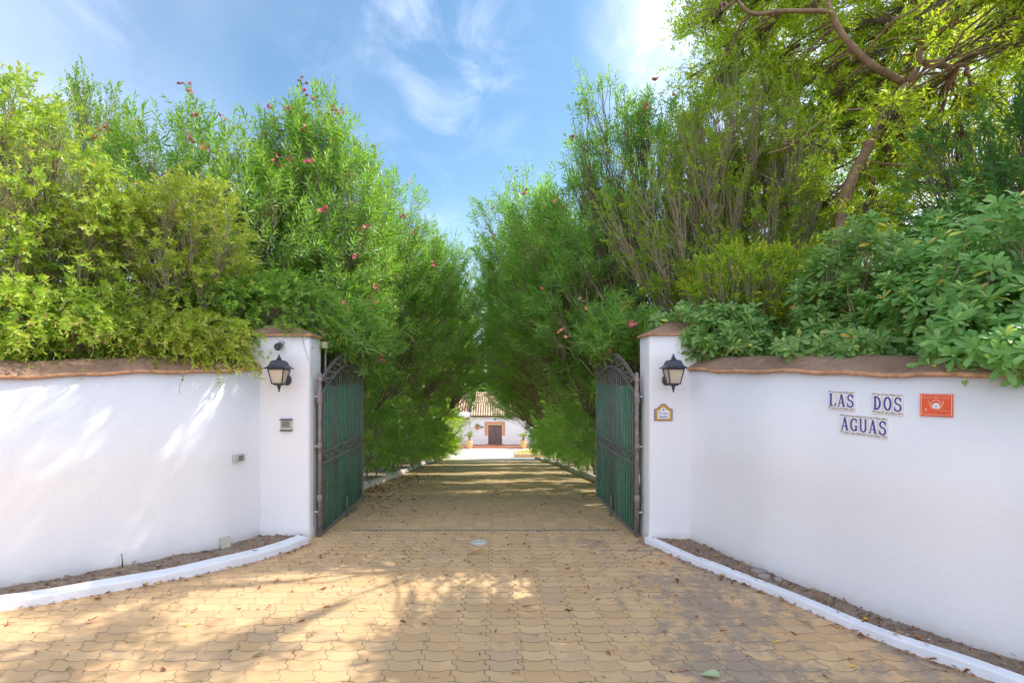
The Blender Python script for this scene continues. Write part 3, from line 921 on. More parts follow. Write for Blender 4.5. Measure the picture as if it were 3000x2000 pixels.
# ------------------------------------------------------------------ lettered tiles and signs on the right wall
# letters as strokes: list of polylines with widths, in a unit box (x 0..1, y 0..1)
def arc(cx_, cy_, rx, ry, a0, a1, n=12):
    return [(cx_ + rx * math.cos(math.radians(a0 + (a1 - a0) * i / n)), cy_ + ry * math.sin(math.radians(a0 + (a1 - a0) * i / n))) for i in range(n + 1)]
THK, THN = 0.27, 0.13
GLY = {
 'L': [([(0.25, 0), (0.25, 1)], THK), ([(0.05, 0.97), (0.45, 0.97)], THN), ([(0.05, 0.04), (0.92, 0.04)], THN), ([(0.88, 0.02), (0.92, 0.30)], THN)],
 'A': [([(0.12, 0), (0.5, 1)], THN), ([(0.5, 1), (0.84, 0)], THK), ([(0.24, 0.30), (0.74, 0.30)], THN), ([(0.0, 0.03), (0.26, 0.03)], THN), ([(0.68, 0.03), (1.0, 0.03)], THN)],
 'S': [(arc(0.5, 0.74, 0.32, 0.23, 20, 240) + arc(0.48, 0.27, 0.36, 0.25, 60, -150), 0.22), ([(0.84, 0.70), (0.82, 0.98)], THN), ([(0.12, 0.02), (0.13, 0.32)], THN)],
 'D': [([(0.22, 0), (0.22, 1)], THK), (arc(0.3, 0.5, 0.52, 0.46, 90, -90), 0.25), ([(0.05, 0.96), (0.4, 0.96)], THN), ([(0.05, 0.04), (0.4, 0.04)], THN)],
 'O': [(arc(0.5, 0.5, 0.38, 0.45, 0, 360, 24), 0.25)],
 'G': [(arc(0.52, 0.5, 0.40, 0.45, 50, 310, 18), 0.23), ([(0.82, 0.06), (0.82, 0.40)], 0.23), ([(0.58, 0.42), (0.98, 0.42)], THN), ([(0.84, 0.66), (0.84, 0.96)], THN)],
 'U': [([(0.18, 1), (0.18, 0.3)] + arc(0.5, 0.32, 0.32, 0.28, 180, 360)[1:] + [(0.82, 1)], 0.22), ([(0.0, 0.97), (0.36, 0.97)], THN), ([(0.66, 0.97), (1.0, 0.97)], THN)],
}
def stroke(mb, fn, pts, w, th, w0, closed=False):
    """ribbon of constant width in the plate plane"""
    n = len(pts); Lp, Rp = [], []
    for i in range(n):
        a = Vector(pts[max(i - 1, 0)]); b = Vector(pts[min(i + 1, n - 1)])
        if closed and i in (0, n - 1): a, b = Vector(pts[n - 2]), Vector(pts[1])
        t = (b - a).normalized(); q = Vector((-t[1], t[0])) * w / 2
        p = Vector(pts[i]); Lp.append(p + q); Rp.append(p - q)
    V = [fn(p[0], p[1], w0) for p in Lp] + [fn(p[0], p[1], w0) for p in Rp] + [fn(p[0], p[1], w0 + th) for p in Lp] + [fn(p[0], p[1], w0 + th) for p in Rp]
    fs = []
    for i in range(n - 1):
        fs += [(2 * n + i, 2 * n + i + 1, 3 * n + i + 1, 3 * n + i), (i, i + 1, 2 * n + i + 1, 2 * n + i), (n + i, 3 * n + i, 3 * n + i + 1, n + i + 1)]
    fs += [(0, 2 * n, 3 * n, n), (n - 1, 2 * n - 1, 4 * n - 1, 3 * n - 1)]
    mb.add(V, fs)

def word(text, corners, label):
    (x0, y0), (x1, y1), (x2, y2), (x3, y3) = corners   # tl tr br bl in pixels
    pa, _ = on_path(P_R, x0); pb, _ = on_path(P_R, x1)
    def Z(py, p): return EYE - (py - CY) / F * p[1]
    A = Vector((pa[0], pa[1], 0)); B = Vector((pb[0], pb[1], 0))
    u = (B - A).normalized(); W = (B - A).length
    nn = Vector((u[1], -u[0], 0))
    if nn.dot(-A) < 0: nn = -nn
    zt0, zt1, zb0, zb1 = Z(y0, pa), Z(y1, pb), Z(y3, pa), Z(y2, pb)
    Hh = ((zt0 - zb0) + (zt1 - zb1)) / 2
    mid = (A + B) / 2
    zc = (zt0 + zt1 + zb0 + zb1) / 4
    tilt = ((zt1 - zt0) + (zb1 - zb0)) / 2
    root = empty('name_tiles', (mid[0], mid[1], zc - Hh / 2), label, 'tiled sign', 'blue lettered name tiles')
    n = len(text); tw = W / n
    def fnw(uu, vv, ww): return mid + u * uu + Vector((0, 0, zc + vv + tilt * uu / W)) + nn * (ww + 0.002)
    for i, ch in enumerate(text):
        u0 = -W / 2 + i * tw
        mb = MB()
        V = [fnw(a, b, w) for w in (-0.02, 0.008) for b in (-Hh / 2, Hh / 2) for a in (u0 + 0.0012, u0 + tw - 0.0012)]
        mb.add(V, [(0, 2, 3, 1), (4, 5, 7, 6), (0, 1, 5, 4), (2, 6, 7, 3), (0, 4, 6, 2), (1, 3, 7, 5)])
        t = mb.build('tile', M['tile_white'], root)
        mb = MB()
        lw, lh = tw * 0.80, Hh * 0.66
        f2 = lambda a, b, w, u0=u0: fnw(u0 + tw * 0.10 + a * lw, -lh / 2 + b * lh, w)
        # widths are in letter-box units scaled by the letter width
        for pts, wd in GLY[ch]:
            f3 = lambda a, b, w, u0=u0: fnw(u0 + tw * 0.10 + a, -lh / 2 + b, w)
            stroke(mb, f3, [(p[0] * lw, p[1] * lh) for p in pts], wd * lw, 0.0012, 0.0082, closed=(ch == 'O'))
        lo = mb.build('letter', M['ink_blue'], t, local=True)
        lo.data.transform(Matrix.Translation(-Vector(root.location)))
        for vv in (Hh / 2 - 0.011, -Hh / 2 + 0.011):
            mb = MB()
            for q in range(4):
                cu = u0 + tw * (0.14 + 0.24 * q)
                ph = q * 1.3 + i
                pts = [(cu - tw * 0.10, vv - 0.003 * math.sin(ph)), (cu, vv + 0.005 * math.cos(ph)), (cu + tw * 0.10, vv + 0.003 * math.sin(ph))]
                m0 = len(mb.f)
                stroke(mb, fnw, pts, 0.0075, 0.0010, 0.0082)
                for z in range(m0, len(mb.f)): mb.m[z] = (q + i) % 2
            bo = mb.build('border', [M['tile_green'], M['tile_rust']], t, local=True)
            bo.data.transform(Matrix.Translation(-Vector(root.location)))
    return root
word('LAS', [(2429, 1142), (2507, 1147), (2506, 1203), (2430, 1197)], 'white tiles with the blue word LAS on the right wall')
word('DOS', [(2558, 1149), (2648, 1154), (2649, 1217), (2559, 1209)], 'white tiles with the blue word DOS beside the red sign')
word('AGUAS', [(2464, 1211), (2603, 1224), (2604, 1286), (2464, 1267)], 'white tiles with the blue word AGUAS below the other words')

def text_mesh(txt, size, fn, w0, mat, parent, name='lettering', width=None):
    cu = bpy.data.curves.new('t', 'FONT'); cu.body = txt; cu.size = size; cu.resolution_u = 2
    to = bpy.data.objects.new('t', cu); COL.objects.link(to)
    dg = bpy.context.evaluated_depsgraph_get(); dg.update()
    me0 = to.evaluated_get(dg).to_mesh()
    vs_ = [tuple(v.co) for v in me0.vertices]; fs = [tuple(p.vertices) for p in me0.polygons]
    to.evaluated_get(dg).to_mesh_clear(); bpy.data.objects.remove(to); bpy.data.curves.remove(cu)
    xs = [v[0] for v in vs_]; x0, x1 = min(xs), max(xs)
    k = (width / (x1 - x0)) if width else 1.0
    mb = MB()
    mb.add([fn((v[0] - (x0 + x1) / 2) * k, v[1], w0) for v in vs_], fs)
    return mb.build(name, mat, parent)

# red alarm sign
pl = Plate(P_R, 2744, 1186, 1)
pa, _ = on_path(P_R, 2696); pb, _ = on_path(P_R, 2792)
W = (pa - pb).length; H = 66 / F * pl.o[1]
pl.u = Vector((pb[0] - pa[0], pb[1] - pa[1], 0)).normalized()
root = empty('alarm_sign', pl(0, 0, 0), 'orange red metal sign with a white animal face in a shield on the right wall', 'sign')
mb = MB(); pbox(mb, pl, -W / 2, W / 2, -H / 2, H / 2, 0.004, 0.010); mb.build('plate', M['sign_red'], root)
mb = MB()
bx, by = W / 2 - 0.006, H / 2 - 0.005
stroke(mb, pl, [(-bx, -by), (-bx, by)], 0.0035, 0.0008, 0.0102); stroke(mb, pl, [(bx, -by), (bx, by)], 0.0035, 0.0008, 0.0102)
stroke(mb, pl, [(-bx, by), (bx, by)], 0.003, 0.0008, 0.0104)
mb.build('border', M['sign_pink'], root)
text_mesh('A C A F R O I G A', 0.021, lambda a, b, w: pl(a, b + H * 0.285, w), 0.0112, M['sign_pink'], root, width=W * 0.80)
text_mesh('Canal Lebrera Los', 0.020, lambda a, b, w: pl(a, b - H * 0.465, w), 0.0112, M['sign_pink'], root, width=W * 0.86)
text_mesh('G CONEXION', 0.012, lambda a, b, w: pl(a + W * 0.26, b - H * 0.27, w), 0.0112, M['sign_pink'], root, width=W * 0.32)
mb = MB()
stroke(mb, pl, [(0.0 + W * 0.22 * math.cos(a), H * 0.20 + H * 0.40 * math.sin(a)) for a in [math.pi + math.pi * k / 14 for k in range(15)]], 0.003, 0.0008, 0.0104)
stroke(mb, pl, [(W * 0.05 * math.cos(a) * 2.2, H * 0.12 + H * 0.11 * math.sin(a)) for a in [math.pi * (0.05 + 0.9 * k / 8) for k in range(9)]], 0.004, 0.0008, 0.0104)
for sx_ in (-1, 1):
    stroke(mb, pl, [(sx_ * W * 0.13, H * 0.14), (sx_ * W * 0.16, H * 0.06), (sx_ * W * 0.13, -H * 0.04)], 0.003, 0.0008, 0.0104)
stroke(mb, pl, [(-W * 0.36, -H * 0.26), (-W * 0.28, -H * 0.25)], 0.005, 0.0008, 0.0104)
stroke(mb, pl, [(-W * 0.32, -H * 0.26), (-W * 0.31, -H * 0.14)], 0.006, 0.0008, 0.0104)
mb.build('shield', M['sign_pink'], root)
def disc(mb, pl, cu, cv, ru, rv, w0, th, n=16):
    V = [pl(cu + ru * math.cos(a), cv + rv * math.sin(a), w) for w in (w0, w0 + th) for a in [2 * math.pi * k / n for k in range(n)]]
    mb.add(V, [tuple(range(n, 2 * n))] + [(k, (k + 1) % n, n + (k + 1) % n, n + k) for k in range(n)])
mb = MB()
disc(mb, pl, -W * 0.045, -H * 0.05, W * 0.075, H * 0.10, 0.0102, 0.0006)
disc(mb, pl, W * 0.045, -H * 0.06, W * 0.075, H * 0.10, 0.0104, 0.0008)
disc(mb, pl, 0.0, 0.02 * H, W * 0.09, H * 0.08, 0.0106, 0.0010)
mb.build('emblem', M['tile_white'], root)
mb = MB(); disc(mb, pl, 0.0, -H * 0.06, W * 0.02, H * 0.025, 0.0120, 0.0006); mb.build('emblem_nose', M['dark'], root)

# bell-shaped plaque on the right pillar
class Flat:
    def __init__(s, x, y, z): s.o = Vector((x, y, z))
    def __call__(s, u, v, w=0.0): return s.o + Vector((u, -w, v))
pl = Flat((1943.0 - CX) / F * 5.05, 5.05, EYE - (1207 - CY) / F * 5.05)
root = empty('ceramic_plaque', pl(0, 0, 0), 'bell shaped ceramic plaque with yellow border and blue writing on the right pillar', 'plaque')
def bell(s, dx=0.0):
    w, h = 0.093 * s, 0.088 * s
    pts = [(-w, -h), (w, -h), (w, h * 0.38)]
    pts += [(w * 0.80, h * 0.42), (w * 0.60, h * 0.52), (w * 0.42, h * 0.72), (w * 0.25, h * 0.92), (0.10 * w, h), (-0.10 * w, h), (-w * 0.25, h * 0.92), (-w * 0.42, h * 0.72), (-w * 0.60, h * 0.52), (-w * 0.80, h * 0.42), (-w, h * 0.38)]
    return pts
def bplate(name, s, w0, w1, mat, dz=0.0):
    mb = MB(); P0 = bell(s); n = len(P0)
    V = [pl(p[0], p[1] + dz, w) for w in (w0, w1) for p in P0]
    # fan from centre so the concave outline stays clean
    V.append(pl(0, dz - 0.02, w1))
    mb.add(V, [(n + k, n + (k + 1) % n, 2 * n) for k in range(n)] + [(k, (k + 1) % n, n + (k + 1) % n, n + k) for k in range(n)])
    mb.build(name, mat, root)
bplate('rim', 1.0, -0.01, 0.010, M['tile_brown'])
bplate('yellow_border', 0.925, 0.010, 0.0115, M['tile_ochre'], -0.001)
bplate('face', 0.66, 0.0115, 0.013, M['tile_white'], -0.008)
mb = MB(); disc(mb, pl, 0, 0.027, 0.009, 0.009, 0.0131, 0.001); mb.build('ornament', M['ink_blue'], root)
text_mesh('Privado', 0.030, lambda a, b, w: pl(a, b - 0.018, w), 0.0142, M['ink_blue'], root, width=0.090)
text_mesh('Las Aguas', 0.014, lambda a, b, w: pl(a + 0.006, b - 0.040, w), 0.0142, M['ink_blue'], root, width=0.070)
mb = MB(); stroke(mb, pl, [(-0.040, -0.052), (0.040, -0.052)], 0.007, 0.0008, 0.0132); stroke(mb, pl, [(-0.042, -0.03), (-0.040, -0.05)], 0.006, 0.0008, 0.0134); mb.build('underline', M['ink_blue'], root)

# ------------------------------------------------------------------ small things on the ground
r = random.Random(8)
def at_ground(px, py, z=0.0):
    Y = F * (EYE - z) / (py - CY)
    return Vector(((px - CX) / F * Y, Y, z))
p = at_ground(1403, 1588)
root = empty('valve_cover', (p[0], p[1], 0), 'pale oval valve cover set in the paving before the gateway', 'cover')
mb = MB(); mb.lathe((p[0], p[1], 0), [(0.088, -0.02), (0.090, 0.007), (0.080, 0.011)], 28); mb.build('ring', M['cover'], root)
mb = MB(); mb.lathe((p[0], p[1], 0), [(0.070, 0.0), (0.070, 0.013), (0.064, 0.015)], 28); mb.build('lid', simple('cover_lid', (0.58, 0.55, 0.50), 0.5, nscale=25), root)

# drain slot row across the gateway
mb = MB()
yd = 5.47; zd = gz(0, yd)
mb.box((-0.12, yd, zd + 0.001), (3.0, 0.055, 0.008))
root = empty('drain_channel', (-0.12, yd, zd), 'narrow slotted drain channel crossing the drive between the gates', 'drain')
mb.build('channel', simple('drain_concrete', (0.36, 0.29, 0.20), 0.9, nscale=20, var=0.3), root)
mb = MB()
for k in range(62):
    mb.box((-1.57 + k * 0.0475 + r.uniform(-.004, .004), yd + r.uniform(-.004, .004), zd + 0.0055), (0.020, 0.022, 0.004))
mb.build('grating', simple('dark_slots', (0.12, 0.10, 0.09), 0.9), root)

# leaning buff slab, rod, grey flakes in the beds
p2, t2 = on_path(P_L, 655)
root_p = Vector((p2[0], p2[1], 0.05)); n2 = Vector((-t2[1], t2[0], 0));
if n2.dot(-root_p) < 0: n2 = -n2
t3 = Vector((t2[0], t2[1], 0)) * (1 if t2[0] > 0 else -1)
mb = MB()
def slab(mb, c, u, w, lean, hw, hh, th, skew=0.0):
    V = []
    for k in (0, 1):
        for a, b in ((-1, 0), (1, 0), (1 + skew, 1), (-1 + skew * 0.5, 1)):
            V.append(c + u * (a * hw) + Vector((0, 0, b * hh)) + w * (lean * (1 - b) + k * th))
    mb.add(V, [(3, 2, 1, 0), (4, 5, 6, 7), (0, 1, 5, 4), (1, 2, 6, 5), (2, 3, 7, 6), (3, 0, 4, 7)])
slab(mb, root_p + n2 * 0.012, t3, n2, 0.035, 0.044, 0.10, 0.012, 0.12)
tag(mb.build('stone_slab', M['slab']), 'small buff stone slab leaning on the foot of the left wall', 'stone slab')
pr = at_ground(357, 1664, 0.05)
mb = MB(); mb.tube([pr + Vector((0, 0, -0.02)), pr + Vector((0.004, 0, 0.07)), pr + Vector((-0.002, 0, 0.13))], 0.0032, 6)
mb.tube([pr + Vector((0.012, 0, 0.0)), pr + Vector((0.003, 0, 0.09))], 0.0028, 6)
tag(mb.build('metal_rod', M['dark']), 'thin dark metal rod standing in the left soil bed', 'rod')
for (px, py, s, lab) in ((2225, 1672, 0.055, 'larger grey stone flake lying in the right soil bed'), (2237, 1686, 0.040, 'narrow grey stone flake in front of the larger one in the soil bed'), (2277, 1695, 0.026, 'smallest grey stone flake in the right soil bed')):
    c = at_ground(px, py, 0.07); mb = MB()
    pts = [(s * r.uniform(0.7, 1.25) * math.cos(a) * 1.3, s * r.uniform(0.7, 1.1) * math.sin(a)) for a in [k * math.pi / 3 for k in range(6)]]
    V = [c + Vector((a, b, z)) for z in (-0.012, 0.008) for a, b in pts]
    mb.add(V, [tuple(range(6, 12))] + [(k, (k + 1) % 6, 6 + (k + 1) % 6, 6 + k) for k in range(6)])
    tag(mb.build('stone_flake', M['slab_grey']), lab, 'stone', 'grey stone flakes in the right bed')

# inner kerbs of the drive
kl = [(-2.62, 8.3), (-2.64, 9.6), (-2.72, 12), (-2.9, 16.7), (-3.1, 20), (-3.15, 23), (-2.95, 26.5)]
kp = smoothpath(kl, 10)
acc = 0.0; last = None; cnt = 0
protos = []
for k in range(4):
    mb = MB(); rings = []
    for q in range(7):
        t = -1 + 2 * q / 6; rr = math.sqrt(max(0.02, 1 - abs(t) ** 3)) 
        rings.append([(0.085 * rr * math.cos(a) * (1 + 0.12 * math.sin(3 * a + k)), 0.115 * t + 0.01 * math.sin(a * 2 + k), 0.085 * rr * (1 + 0.1 * math.cos(2 * a + k)) * math.sin(a) + 0.04) for a in [2 * math.pi * j / 10 for j in range(10)]])
    mb.loft(rings)
    me = mb.build('kerb_stone', M['stone_white']); protos.append(me.data)
    bpy.data.objects.remove(me)
dl = [0.0]
for i in range(1, len(kp)): dl.append(dl[-1] + (kp[i] - kp[i - 1]).length)
s = 0.0
while s < dl[-1]:
    i = max(j for j in range(len(dl)) if dl[j] <= s); i = min(i, len(kp) - 2)
    q = kp[i].lerp(kp[i + 1], (s - dl[i]) / (dl[i + 1] - dl[i]))
    t = kp[i + 1] - kp[i]
    o = bpy.data.objects.new('kerb_stone', protos[cnt % 4]); COL.objects.link(o)
    o.location = (q[0] + r.uniform(-.01, .01), q[1], gz(q[0], q[1]) + r.uniform(0.0, 0.02))
    o.rotation_euler = (math.atan(-0.13), 0, math.atan2(-t[0], t[1]) + r.uniform(-.12, .12))
    o.scale = (r.uniform(.9, 1.15), r.uniform(.85, 1.05), r.uniform(.85, 1.2))
    tag(o, 'whitewashed kerb stone in the row edging the left side of the drive', 'kerb stone', 'whitewashed stones edging the drive')
    s += 0.235; cnt += 1
kr = [(2.34, 8.0), (2.38, 10), (2.42, 13.7), (2.50, 17), (2.55, 20), (2.45, 24), (2.25, 27.4)]
krp = smoothpath(kr, 8)
mb = MB()
rings = sweep(krp, [(0, -0.05), (0.0, 0.09), (0.03, 0.13), (0.09, 0.14), (0.14, 0.11), (0.15, -0.05)], -1, lambda p, L: gz(p[0], p[1]) + 0.01 * math.sin(L * 1.7))
mb.loft(rings); tag(mb.build('kerb_drive', M['kerb_old']), 'rounded weathered white kerb along the right side of the drive', None, None, 'structure')

# ------------------------------------------------------------------ litter (stuff) 
def leaf_quads(P, D, N, L, W, mid=0.45, fold=0.25):
    S = np.cross(D, N)
    n = len(P)
    L = L[:, None]; W = W[:, None]
    base = P; tip = P + D * L
    m0 = P + D * L * mid + N * W * fold
    V = np.empty((n, 4, 3)); V[:, 0] = base; V[:, 1] = m0 + S * W * 0.5; V[:, 2] = tip; V[:, 3] = m0 - S * W * 0.5
    b = (np.arange(n) * 4)[:, None]
    T = np.stack([b + np.array([[0, 1, 2]]), b + np.array([[0, 2, 3]])], 1).reshape(-1, 3)
    return V.reshape(-1, 3), T

def leaf_broad(P, D, N, L, W, st=((0.35, 0.62), (0.68, 1.0), (0.90, 0.72)), droop=0.12, fold=0.12):
    """rounded leaf, 3 stations, folded along the midrib: 10 triangles"""
    S = np.cross(D, N); n = len(P)
    L = L[:, None]; W = W[:, None]
    cols = [P]
    for t, w in st:
        c = P + D * L * t - N * L * droop * t * t
        cols += [c, c + S * W * 0.5 * w + N * W * fold * w, c - S * W * 0.5 * w + N * W * fold * w]
    cols.append(P + D * L - N * L * droop)
    K = len(cols); V = np.stack(cols, 1)
    tr = [(0, 1, 2), (0, 3, 1)]
    for i in range(len(st) - 1):
        a = 1 + 3 * i; b = a + 3
        tr += [(a, b, b + 1), (a, b + 1, a + 1), (a, a + 2, b + 2), (a, b + 2, b)]
    a = 1 + 3 * (len(st) - 1)
    tr += [(a, K - 1, a + 1), (a, a + 2, K - 1)]
    T = ((np.arange(n) * K)[:, None, None] + np.array(tr)[None]).reshape(-1, 3)
    return V.reshape(-1, 3), T, len(tr)

def unit(a): return a / np.maximum(1e-9, np.linalg.norm(a, axis=-1, keepdims=True))

def scatter_litter(name, pts, Lr, label, seed, mat, lift=0.004):
    rg = np.random.default_rng(seed)
    P = np.array(pts); n = len(P)
    a = rg.uniform(0, 2 * np.pi, n)
    D = unit(np.stack([np.cos(a), np.sin(a), rg.normal(0.0, 0.13, n)], 1))
    up = np.tile([0, 0, 1.0], (n, 1)) + rg.normal(0, 0.25, (n, 3))
    N = unit(up - D * (up * D).sum(1)[:, None])
    L = rg.uniform(Lr[0], Lr[1], n) * rg.choice([1, 1, 1, 1.8], n); W = L * rg.uniform(0.2, 0.5, n)
    P[:, 2] += lift + 0.004 * rg.random(n)
    V, T, k = leaf_broad(P, D, N, L, W, droop=-0.15, fold=0.22)
    o = np_mesh(name, V, T, mat, None, np.repeat(rg.random(n), k))
    return tag(o, label, None, None, 'stuff')
rg = np.random.default_rng(4)
pts = []
def in_pave(x, y):
    a, b = pave_x(y); return a + 0.1 < x < b - 0.08
while len(pts) < 1500:      # forecourt, thicker towards the gate and along the kerbs
    x, y = rg.uniform(-4, 3), rg.uniform(2.3, 7.5)
    if in_pave(x, y) and rg.random() < 0.25 + 0.75 * math.exp(-((y - 4.6) / 0.8) ** 2) : pts.append((x, y, gz(x, y)))
for path, side, n in ((pKL, 1, 230), (pKR, -1, 320)):
    for _ in range(n):
        i = int(rg.integers(0, len(path) - 25)); q = path[i].lerp(path[i + 1], rg.random())
        of = -side * -1 * abs(rg.normal(0, 0.025)) - 0.01
        t = (path[i + 1] - path[i]).normalized(); nr = Vector((-t[1], t[0])) * (1 if side > 0 else -1)
        pts.append((q[0] + nr[0] * (abs(rg.normal(0, 0.03)) + 0.008), q[1] + nr[1] * (abs(rg.normal(0, 0.03)) + 0.008), 0.004))
scatter_litter('fallen_leaves', pts, (0.008, 0.036), 'dry brown leaves scattered over the block paving', 21, M['litter'])
pts = []
while len(pts) < 1500:     # inside the gate, drifts along the left kerb and on the drive
    y = 6.2 + rg.exponential(5.0)
    if y > 26: continue
    x = -2.6 + abs(rg.normal(0, 0.5)) if rg.random() < 0.62 else (2.35 - abs(rg.normal(0, 0.3)) if rg.random() < 0.5 else rg.uniform(-2.4, 2.2))
    if y < 7.3 and not (-1.8 < x < 1.4): continue
    pts.append((x, y, gz(x, y)))
scatter_litter('fallen_leaves', pts, (0.02, 0.07), 'drifts of rusty dry leaves along the drive beyond the gates', 22, M['litter'])
pts = [(v[0] + rg.uniform(-.03, .03), v[1] + rg.uniform(-.03, .03), v[2]) for v in bedL + bedR if v[1] > 1.5 for _ in range(2)]
scatter_litter('fallen_leaves', pts, (0.008, 0.034), 'leaf crumbs and twigs lying on the soil beds', 23, M['litter'])
# pebbles in the beds (stuff)
bmv, bmf = [], []
oct_v = np.array([(1, 0, 0), (-1, 0, 0), (0, 1, 0), (0, -1, 0), (0, 0, 1), (0, 0, -1)], float)
oct_f = np.array([(0, 2, 4), (2, 1, 4), (1, 3, 4), (3, 0, 4), (2, 0, 5), (1, 2, 5), (3, 1, 5), (0, 3, 5)])
src = [v for v in bedL + bedR if v[1] > 1.5]
Vp, Tp = [], []
for k in range(900):
    v = src[int(rg.integers(0, len(src)))]
    sz = rg.uniform(0.003, 0.011) * (2.0 if rg.random() < 0.05 else 1)
    Vp.append(oct_v * [sz, sz * rg.uniform(.6, 1), sz * .6] + [v[0] + rg.uniform(-.03, .03), v[1] + rg.uniform(-.03, .03), v[2] + sz * .3])
    Tp.append(oct_f + 6 * k)
o = np_mesh('gravel', np.concatenate(Vp), np.concatenate(Tp), simple('pebbles', (0.40, 0.34, 0.28), 0.85, nscale=40, var=0.5), smooth=True)
tag(o, 'small pale pebbles lying on the soil beds', None, None, 'stuff')

# a few leaves big enough to point at
def big_leaf(px, py, L, W, ang, col, label, curl=0.2):
    c = at_ground(px, py, 0.006)
    D = np.array([[math.cos(ang), math.sin(ang), 0.05]]); D = unit(D); N = np.array([[0, 0, 1.0]]); N = unit(N - D * (N * D).sum())
    V, T, k = leaf_broad(np.array([tuple(c)]), D, N, np.array([L]), np.array([W]), droop=-curl, fold=0.25)
    o = np_mesh('fallen_leaf', V, T, col, None, np.full(k, 0.9))
    tag(o, label, 'leaf', 'single leaves on the paving')
yl = simple('yellow_leaf', (0.75, 0.50, 0.03), 0.6); gl = simple('pale_green_leaf', (0.42, 0.48, 0.26), 0.6); bl = simple('tan_leaf', (0.45, 0.20, 0.08), 0.7); ol = simple('olive_leaf', (0.28, 0.24, 0.08), 0.7)
big_leaf(2265, 1881, 0.052, 0.020, 0.1, yl, 'bright yellow leaf on the worn paving by the right kerb', 0.05)
big_leaf(2485, 1953, 0.048, 0.018, 0.05, yl, 'small yellow leaf nearest the right hand bottom of the paving', 0.05)
big_leaf(2050, 1975, 0.11, 0.075, -0.3, gl, 'broad pale green leaf lying flat on the paving', 0.04)
big_leaf(245, 1822, 0.10, 0.03, 0.1, bl, 'curled tan leaf on the sunny paving left of the drive', 0.35)
big_leaf(205, 1950, 0.07, 0.026, -1.0, ol, 'olive leaf standing out on the sunny paving at bottom left', 0.1)
big_leaf(735, 1922, 0.07, 0.035, 0.2, ol, 'olive yellow leaf on the dappled paving in front of the gate', 0.1)
big_leaf(1365, 1622, 0.19, 0.03, 0.12, bl, 'long curved brown seed pod on the paving near the valve cover', 0.2)

# ------------------------------------------------------------------ plants
def kmeans(P, k, rg, it=6):
    k = max(1, min(k, len(P)))
    C = P[rg.choice(len(P), k, replace=False)].copy()
    for _ in range(it):
        lab = ((P[:, None] - C[None]) ** 2).sum(2).argmin(1)
        for j in range(k):
            if (lab == j).any(): C[j] = P[lab == j].mean(0)
    return C, lab

def tubes(paths, radii, seg):
    """paths (n,k,3), radii (n,k) -> verts, quads"""
    n, k, _ = paths.shape
    t = np.empty_like(paths)
    t[:, 1:-1] = paths[:, 2:] - paths[:, :-2]; t[:, 0] = paths[:, 1] - paths[:, 0]; t[:, -1] = paths[:, -1] - paths[:, -2]
    t = unit(t)
    a = np.where(np.abs(t[..., 2:3]) < 0.9, np.array([0, 0, 1.0]), np.array([1.0, 0, 0]))
    u = unit(np.cross(t, a)); w = np.cross(u, t)
    ang = np.arange(seg) * 2 * np.pi / seg
    V = paths[:, :, None] + (u[:, :, None] * np.cos(ang)[None, None, :, None] + w[:, :, None] * np.sin(ang)[None, None, :, None]) * radii[:, :, None, None]
    idx = np.arange(n * k * seg).reshape(n, k, seg)
    a0 = idx[:, :-1]; b0 = np.roll(a0, -1, 2); c0 = np.roll(idx[:, 1:], -1, 2); d0 = idx[:, 1:]
    return V.reshape(-1, 3), np.stack([a0, b0, c0, d0], -1).reshape(-1, 4)

def bez(a, c, b, k, rg=None, wob=0.0):
    t = np.linspace(0, 1, k)[None, :, None]
    P = (1 - t) ** 2 * a[:, None] + 2 * t * (1 - t) * c[:, None] + t ** 2 * b[:, None]
    if rg is not None and wob:
        nz = rg.normal(0, wob, P.shape); nz[:, 0] = 0; nz[:, -1] = 0
        P = P + nz * np.linalg.norm(b - a, axis=1)[:, None, None]
    return P

def envelope(ells, n, rg, lump=0.28, surf=1.5):
    """tips in lumpy ellipsoids, denser near the skin"""
    out = []
    tot = sum(e[3] if len(e) > 3 else 1 for e in ells)
    for e in ells:
        c, rad = np.array(e[0], float), np.array(e[1], float)
        m = int(n * (e[3] if len(e) > 3 else 1) / tot)
        dirs = unit(rg.normal(size=(m, 3)))
        B = unit(rg.normal(size=(40, 3))); amp = rg.uniform(-1, 1, 40)
        bump = (np.exp(16.0 * (dirs @ B.T - 1)) * amp).sum(1)
        q = rg.random(m) ** (1 / 3) if surf <= 0 else 1 - (1 - rg.random(m) ** (1 / 3)) / surf ** 0.5 * 1.0
        q = np.clip(q, 0.12, 1) * (1 + lump * bump)
        out.append(c + dirs * rad * q[:, None])
    return np.concatenate(out)

